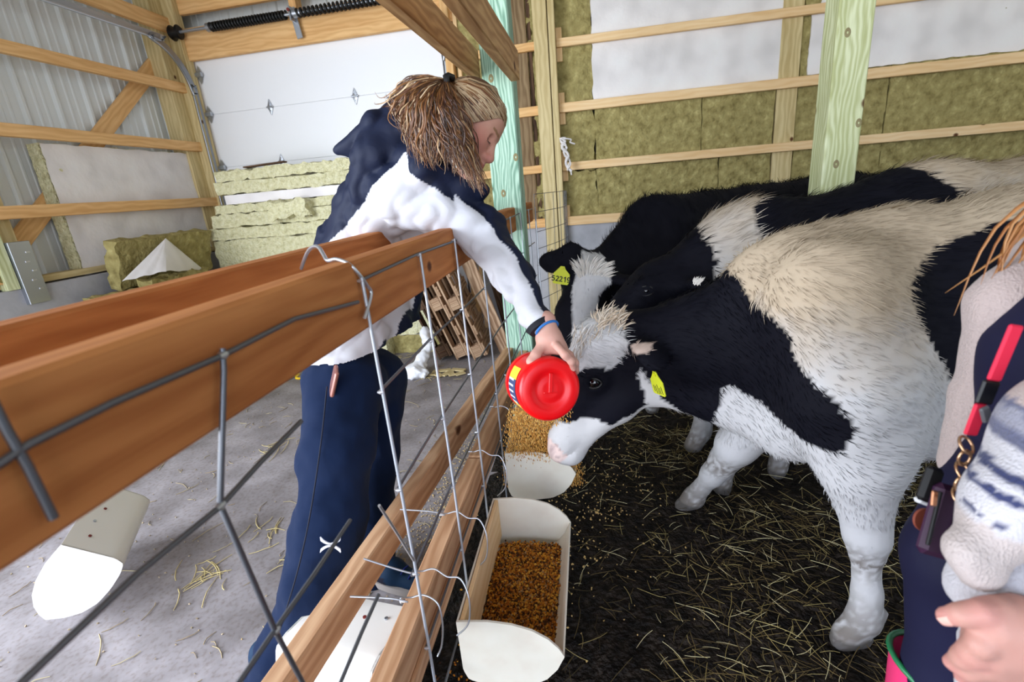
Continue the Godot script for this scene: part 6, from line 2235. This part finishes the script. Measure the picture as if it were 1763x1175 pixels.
func bystander():
	var pr := thing("person", "person at the right edge in cream knitted cardigan, dark trousers and pink boots", "person", Vector3(0.52, 0, -0.66), "")
	var Z := Vector3.BACK
	var b := Body.new()
	b.k = 0.02
	var hipc := Vector3(0.60, 0.80, -0.65)
	var knee := P(1665, 960, -0.66)
	var shn := Vector3(0.635, 1.15, -0.555)
	var shf := Vector3(0.635, 1.16, -0.76)
	var hc := Vector3(0.645, 1.385, -0.66)
	var elb := Vector3(0.615, 0.915, -0.485)
	b.bone(hipc, Vector3(0.63, 1.10, -0.655), 0.06, 0.07)
	b.bone(shn, shf, 0.04, 0.04)
	b.bone(Vector3(0.64, 1.15, -0.66), hc + Vector3(0.03, -0.08, 0), 0.045, 0.042)
	b.bone(hipc, Vector3(0.56, 0.45, -0.67), 0.045, 0.035)
	b.bone(Vector3(0.56, 0.45, -0.67), Vector3(knee.x - 0.01, 0.08, -0.68), 0.035, 0.028)
	b.bone(hipc + Vector3(0.02, 0, 0.05), Vector3(0.64, 0.45, -0.61), 0.045, 0.035)
	b.bone(Vector3(0.64, 0.45, -0.61), Vector3(0.62, 0.08, -0.62), 0.035, 0.028)
	b.bone(shf, P(1728, 530, -0.73), 0.022, 0.02)
	b.bone(P(1728, 530, -0.73), P(1655, 770, -0.71), 0.02, 0.015)
	b.bone(shn, elb, 0.032, 0.028)
	b.bone(elb, P(1800, 1085, -0.44), 0.028, 0.024)
	var g := Geo.new()
	b.mesh_into(g, 0.012, func(_p, _n): return SKIN)
	# the hand in front, thumb and fingers pointing left
	var h := Body.new()
	h.k = 0.014
	var zz := -0.43
	h.bone(P(1800, 1085, zz), P(1745, 1090, zz), 0.026, 0.027)
	h.bone(P(1745, 1070, zz), P(1705, 1070, zz), 0.027, 0.025)
	h.bone(P(1745, 1110, zz), P(1700, 1110, zz), 0.026, 0.024)
	h.bone(P(1735, 1145, zz), P(1705, 1140, zz), 0.022, 0.018)
	h.k = 0.008
	var f0 := [P(1712, 1045, zz), P(1680, 1050, zz + 0.004), P(1650, 1054, zz + 0.002), P(1622, 1057, zz - 0.006)]
	var f1 := [P(1700, 1100, zz), P(1680, 1106, zz + 0.012), P(1662, 1118, zz + 0.006), P(1668, 1128, zz - 0.012)]
	var f2 := [P(1700, 1118, zz), P(1672, 1122, zz + 0.006), P(1650, 1128, zz), P(1632, 1136, zz - 0.010)]
	var f3 := [P(1704, 1138, zz), P(1680, 1142, zz + 0.004), P(1662, 1150, zz), P(1650, 1160, zz - 0.01)]
	var f4 := [P(1712, 1155, zz), P(1695, 1165, zz + 0.002), P(1682, 1176, zz), P(1674, 1186, zz - 0.008)]
	for q in [[f0, 0.0112], [f1, 0.0108], [f2, 0.0105], [f3, 0.0100], [f4, 0.0090]]: finger(h, q[0], q[1], q[1] * 0.78)
	# head turned to the cattle
	var hf := Vector3(-0.98, -0.17, 0.0).normalized()
	var hs := Vector3.BACK
	var hu := hs.cross(hf).normalized()
	if hu.y < 0: hu = -hu
	var at := func(q: float, c: float, d: float) -> Vector3: return hc + (hf * q + hu * c + hs * d) * 0.95
	var hd := Body.new()
	head_bones(hd, at, hs)
	hd.mesh_into(g, 0.005, func(p: Vector3, _n):
		var q := (p - hc) / 0.95
		return face_color(q.dot(hf), q.dot(hu), absf(q.dot(hs))))
	h.mesh_into(g, 0.0032, func(p: Vector3, _n):
		var c := Color(0.50, 0.26, 0.21)
		for q in [f0[3], f2[3], f3[3], f0[1], f2[1]]: c = c.lerp(Color(0.66, 0.24, 0.22), clampf(1.0 - p.distance_to(q) / 0.02, 0, 1) * 0.6)
		return c)
	part("body", g.build(), M.skin, pr)
	nail(pr, f0[3] + Vector3(-0.004, 0.001, 0.0085), (f0[3] - f0[2]).normalized(), Vector3(-0.3, 0.2, 1).normalized())
	nail(pr, f2[3] + Vector3(-0.003, 0.001, 0.008), (f2[3] - f2[2]).normalized(), Vector3(-0.3, 0.2, 1).normalized(), 0.005)
	# dark trousers and boots
	var tr := Body.new()
	tr.k = 0.03
	tr.bone(hipc + Vector3(0.0, 0.06, 0.02), hipc + Vector3(-0.01, -0.10, 0.0), 0.09, 0.085)
	tr.bone(P(1740, 800, -0.66), P(1700, 880, -0.67), 0.060, 0.068)
	tr.bone(P(1700, 880, -0.67), P(1650, 960, -0.67), 0.070, 0.066)
	tr.bone(P(1650, 960, -0.67), P(1630, 1160, -0.67), 0.070, 0.058)
	tr.bone(P(1630, 1160, -0.67), Vector3(P(1630, 1160, -0.67).x, 0.2, -0.67), 0.058, 0.05)
	tr.bone(hipc + Vector3(0.03, -0.05, 0.05), Vector3(0.64, 0.45, -0.61), 0.08, 0.06)
	tr.bone(Vector3(0.64, 0.45, -0.61), Vector3(0.62, 0.2, -0.62), 0.06, 0.05)
	var gt := Geo.new()
	tr.mesh_into(gt, 0.012, func(_p, _n): return Color(0.008, 0.010, 0.030))
	part("trousers", gt.build(), M.vc, pr, Transform3D(), "dark navy trousers")
	var vs := Body.new(); vs.k = 0.04
	vs.bone(hipc + Vector3(0.0, 0.02, 0), Vector3(0.615, 1.06, -0.655), 0.100, 0.100, Z, 1.15)
	vs.bone(Vector3(0.615, 1.06, -0.655), Vector3(0.635, 1.14, -0.655), 0.100, 0.070, Z, 1.3)
	var gv := Geo.new()
	vs.mesh_into(gv, 0.011, func(p: Vector3, _n): return Color(0.008, 0.010, 0.030) if p.x < 0.60 else Color(0.42, 0.34, 0.31))
	part("vest", gv.build(), M.vc, pr, Transform3D(), "dark navy top under the cardigan")
	for q in [[P(1625, 1160, -0.69), "boot"], [Vector3(0.62, 0.42, -0.60), "boot"]]:
		var c: Vector3 = q[0]
		var bt := Geo.new()
		var rows := []
		for e in [[0.0, 0.078], [-0.10, 0.072], [-0.22, 0.064], [-0.99, 0.06]]:
			var row := []
			var y: float = c.y + e[0] if e[0] > -0.9 else 0.02
			for k in 28:
				var an := TAU * k / 28.0
				row.append(Vector3(c.x + cos(an) * e[1] * 1.05, y + (0.03 * cos(an) if e[0] == 0.0 else 0.0) * -1.0, c.z + sin(an) * e[1]))
			rows.append(row)
		bt.grid(rows, true, Vector2.ONE, Color.WHITE, true)
		bt.smooth()
		var bn := part("boot", bt.build(), plain(Color(0.86, 0.22, 0.42), 0.35), pr, Transform3D(), "pink rubber boot")
		var ring := []
		for p in rows[0]: ring.append(p)
		ring.append(rows[0][0])
		part("boot_trim", tube(ring, 0.005, 6), plain(Color(0.10, 0.42, 0.25), 0.4), bn, Transform3D(), "green piping round the boot top")
		var ft := Body.new(); ft.k = 0.03
		ft.bone(Vector3(c.x, 0.05, c.z), Vector3(c.x - 0.15, 0.04, c.z + 0.02), 0.05, 0.038)
		var gf := Geo.new()
		ft.mesh_into(gf, 0.01, func(_p, _n): return Color(0.70, 0.04, 0.15))
		part("boot_foot", gf.build(), M.vc, bn)
	# cardigan: far sleeve, near front panel with the wide cuff, patterned hem
	var knit := M.vc.duplicate() as StandardMaterial3D
	knit.roughness = 0.95; knit.rim_enabled = true; knit.rim = 0.3; knit.rim_tint = 0.5
	var ribs := NoiseTexture2D.new()
	var rn := FastNoiseLite.new(); rn.frequency = 0.12; rn.noise_type = FastNoiseLite.TYPE_CELLULAR
	ribs.noise = rn; ribs.width = 256; ribs.height = 256; ribs.seamless = true
	knit.heightmap_enabled = true; knit.heightmap_texture = ribs; knit.heightmap_scale = 0.3
	knit.uv1_triplanar = true; knit.uv1_world_triplanar = true; knit.uv1_scale = Vector3.ONE * 12.0
	var beige := Color(0.42, 0.34, 0.31)
	var white := Color(0.54, 0.52, 0.54)
	var inkk := Color(0.04, 0.05, 0.12)
	var wr := FastNoiseLite.new(); wr.seed = 61; wr.frequency = 8.0
	var fs := Body.new(); fs.k = 0.02
	fs.bone(shf, P(1728, 530, -0.73), 0.055, 0.042)
	fs.bone(P(1728, 520, -0.73), P(1682, 690, -0.72), 0.042, 0.032)
	fs.bone(P(1682, 690, -0.72), P(1642, 795, -0.71), 0.034, 0.026)
	var gs := Geo.new()
	fs.mesh_into(gs, 0.008, func(p: Vector3, _n): return inkk if p.distance_to(P(1735, 485, -0.68)) < 0.022 else beige, wr, 0.006)
	part("far_sleeve", gs.build(), knit, pr, Transform3D(), "cream knitted sleeve")
	var ns := Body.new(); ns.k = 0.02
	ns.bone(shn + Vector3(0.01, -0.01, 0), P(1850, 740, -0.53), 0.062, 0.060)
	ns.bone(shn + Vector3(0.01, 0, 0), elb, 0.055, 0.048)
	ns.bone(shn + Vector3(0.03, -0.02, -0.02), shf + Vector3(0.03, -0.02, 0), 0.060, 0.060)
	ns.bone(P(1850, 740, -0.53), P(1745, 870, -0.49), 0.062, 0.044)
	ns.bone(P(1745, 870, -0.49), P(1680, 950, -0.47), 0.044, 0.025)
	ns.bone(P(1650, 945, -0.465), P(1675, 985, -0.465), 0.016, 0.018)
	var c0 := P(1712, 880, -0.44); var c1 := P(1655, 965, -0.44)
	var gn := Geo.new()
	var band := func(p: Vector3, _n: Vector3) -> Color:
		var t: float = (p - c0).dot((c1 - c0).normalized())
		var w := sin((p.x * 0.6 + p.y) * 160.0)
		if t < -0.085: return beige
		if t < -0.045: return inkk.lerp(white, 0.45) if w > 0.0 else inkk.lerp(white, 0.15)
		if absf(t + 0.022) < 0.005 or absf(t + 0.004) < 0.004: return inkk
		if absf(t - 0.018) < 0.007 and absf(fposmod(p.y * 9.0 + p.x * 5.0, 1.0) - 0.5) < 0.12: return inkk
		return white if t < 0.03 else Color(0.50, 0.43, 0.40)
	ns.mesh_into(gn, 0.0065, band, wr, 0.006)
	part("near_sleeve", gn.build(), knit, pr, Transform3D(), "cream sleeve with navy patterned bands and a wide ribbed cuff")
	var hm := Body.new(); hm.k = 0.025
	hm.bone(P(1800, 930, -0.50), P(1720, 985, -0.485), 0.060, 0.040)
	hm.bone(P(1720, 985, -0.485), P(1668, 1010, -0.48), 0.032, 0.024)
	hm.bone(P(1700, 1130, -0.50), P(1665, 1170, -0.49), 0.022, 0.018)
	hm.bone(P(1800, 960, -0.52), P(1720, 1110, -0.52), 0.07, 0.040)
	hm.bone(elb, P(1825, 1080, -0.45), 0.046, 0.038)
	hm.bone(hipc + Vector3(0.03, 0.08, 0.09), hipc + Vector3(0.04, 0.0, 0.05), 0.075, 0.07)
	hm.bone(hipc + Vector3(0.05, 0.10, -0.05), hipc + Vector3(0.05, 0.0, 0.0), 0.085, 0.085)
	var gh := Geo.new()
	hm.mesh_into(gh, 0.0075, func(p: Vector3, _n): return white if p.distance_to(P(1775, 950, -0.45)) > 0.05 else inkk.lerp(white, 0.75), wr, 0.008)
	part("hem", gh.build(), knit, pr, Transform3D(), "white knitted hem with grey blue pattern")
	var hr := Geo.new(); hr.colored = true
	var cap := Body.new(); cap.k = 0.02
	cap.ball(at.call(-0.014, 0.042, 0), 0.092, hs, 0.88)
	cap.bone(at.call(-0.06, 0.0, 0), at.call(-0.07, -0.14, 0), 0.065, 0.055)
	cap.ball(at.call(0.100, -0.032, 0), 0.068, hs, 1.6, true)
	cap.mesh_into(hr, 0.008, func(_p, _n): return Color(0.30, 0.11, 0.03))
	for k in 260:
		var sd := 1.0 if k % 3 else -1.0
		var top: Vector3 = at.call(rng.randf_range(-0.07, 0.055), 0.135, sd * 0.012)
		var t1: Vector3 = at.call(rng.randf_range(-0.085, 0.055), rng.randf_range(0.03, 0.07), sd * 0.083)
		var fw := rng.randf()
		var t2: Vector3 = at.call(-0.08 + 0.13 * fw, -0.08, sd * 0.088)
		var t3: Vector3 = at.call(-0.10 + 0.255 * fw + rng.randfn() * 0.012, -0.15 - 0.03 * rng.randf(), sd * 0.078)
		var t4: Vector3 = at.call(-0.10 + 0.300 * fw + rng.randfn() * 0.016, -0.22 - 0.08 * rng.randf(), sd * 0.07)
		lock_into(hr, spline([top, t1, t2, t3, t4], 4), 0.0034, hs * sd, Color(0.34, 0.12, 0.03).lerp(Color(0.50, 0.25, 0.09), rng.randf()), 0.06)
	part("hair", hr.build(), M.hair, pr, Transform3D(), "long ginger hair")
	# what hangs at the side: strap with clip, purse, key fob
	var st := thing("lanyard", "bright pink lanyard strap with a black buckle and metal rings at the person's side", "lanyard", P(1690, 700, -0.585))
	var pink := plain(Color(0.80, 0.08, 0.22), 0.7)
	var dark := plain(Color(0.02, 0.02, 0.03), 0.35)
	var segs := [[P(1742, 560, -0.59), P(1702, 655, -0.585), 0.016, pink, "strap"], [P(1700, 655, -0.585), P(1684, 695, -0.583), 0.020, dark, "buckle"], [P(1686, 700, -0.578), P(1692, 725, -0.578), 0.012, plain(Color(0.35, 0.35, 0.36), 0.4), "buckle"], [P(1682, 695, -0.583), P(1662, 748, -0.58), 0.016, pink, "strap"]]
	for q in segs:
		part(q[4], box_mesh(Vector3(q[2] * 1.0, 0.005, (q[0] as Vector3).distance_to(q[1])), 0.002), q[3], st, along(q[0], q[1], CAM_BACK))
	for k in 5:
		var c := P(1656 - 3 * k, 765 + 22 * k, -0.575)
		var ring := []
		for j in 13:
			var an := TAU * j / 12.0
			ring.append(c + CAM_RIGHT * cos(an) * 0.007 + (CAM_UP * 0.95 + CAM_BACK * (0.3 if k % 2 else -0.5)) * sin(an) * 0.010)
		part("ring", tube(ring, 0.0018, 6), plain(Color(0.78, 0.62, 0.48), 0.2, 0.9), st)
	var pu := thing("wristlet_purse", "small dark purple zipped purse hanging beside the cardigan", "purse", P(1622, 900, -0.60))
	part("pouch", box_mesh(Vector3(0.050, 0.095, 0.018), 0.008), plain(Color(0.20, 0.07, 0.19), 0.5), pu, Transform3D(Basis(CAM_RIGHT, CAM_UP, CAM_BACK) * Basis(Vector3.BACK, -0.28), P(1618, 895, -0.60)))
	part("zip", box_mesh(Vector3(0.005, 0.070, 0.004), 0.001), M.black, pu, Transform3D(Basis(CAM_RIGHT, CAM_UP, CAM_BACK) * Basis(Vector3.BACK, -0.24), P(1601, 890, -0.586)))
	part("zip_pull", box_mesh(Vector3(0.008, 0.020, 0.004), 0.002), plain(Color(0.85, 0.60, 0.45), 0.2, 0.9), pu, Transform3D(Basis(CAM_RIGHT, CAM_UP, CAM_BACK) * Basis(Vector3.BACK, -0.1), P(1601, 856, -0.584)))
	part("print", box_mesh(Vector3(0.006, 0.055, 0.003), 0.001), plain(Color(0.75, 0.80, 0.86), 0.4), pu, Transform3D(Basis(CAM_RIGHT, CAM_UP, CAM_BACK) * Basis(Vector3.BACK, -0.28), P(1640, 900, -0.589)))
	var kf := thing("key_fob", "black car key fob with a white edge hanging left of the purse", "key fob", P(1590, 840, -0.62))
	part("shell", box_mesh(Vector3(0.024, 0.048, 0.012), 0.005), M.black, kf, Transform3D(Basis(CAM_RIGHT, CAM_UP, CAM_BACK) * Basis(Vector3.BACK, -0.35), P(1594, 832, -0.62)))
	part("edge", box_mesh(Vector3(0.020, 0.008, 0.0125), 0.003), plain(Color(0.85, 0.85, 0.85), 0.4), kf, Transform3D(Basis(CAM_RIGHT, CAM_UP, CAM_BACK) * Basis(Vector3.BACK, -0.35), P(1582, 861, -0.62)))
	solo("key_tag", "round brown leather key tag behind the purple purse", "key tag", tube([P(1584, 892, -0.63), P(1584, 892, -0.63) + CAM_BACK * 0.004], 0.016, 20), plain(Color(0.50, 0.24, 0.17), 0.6), Vector3.ZERO)
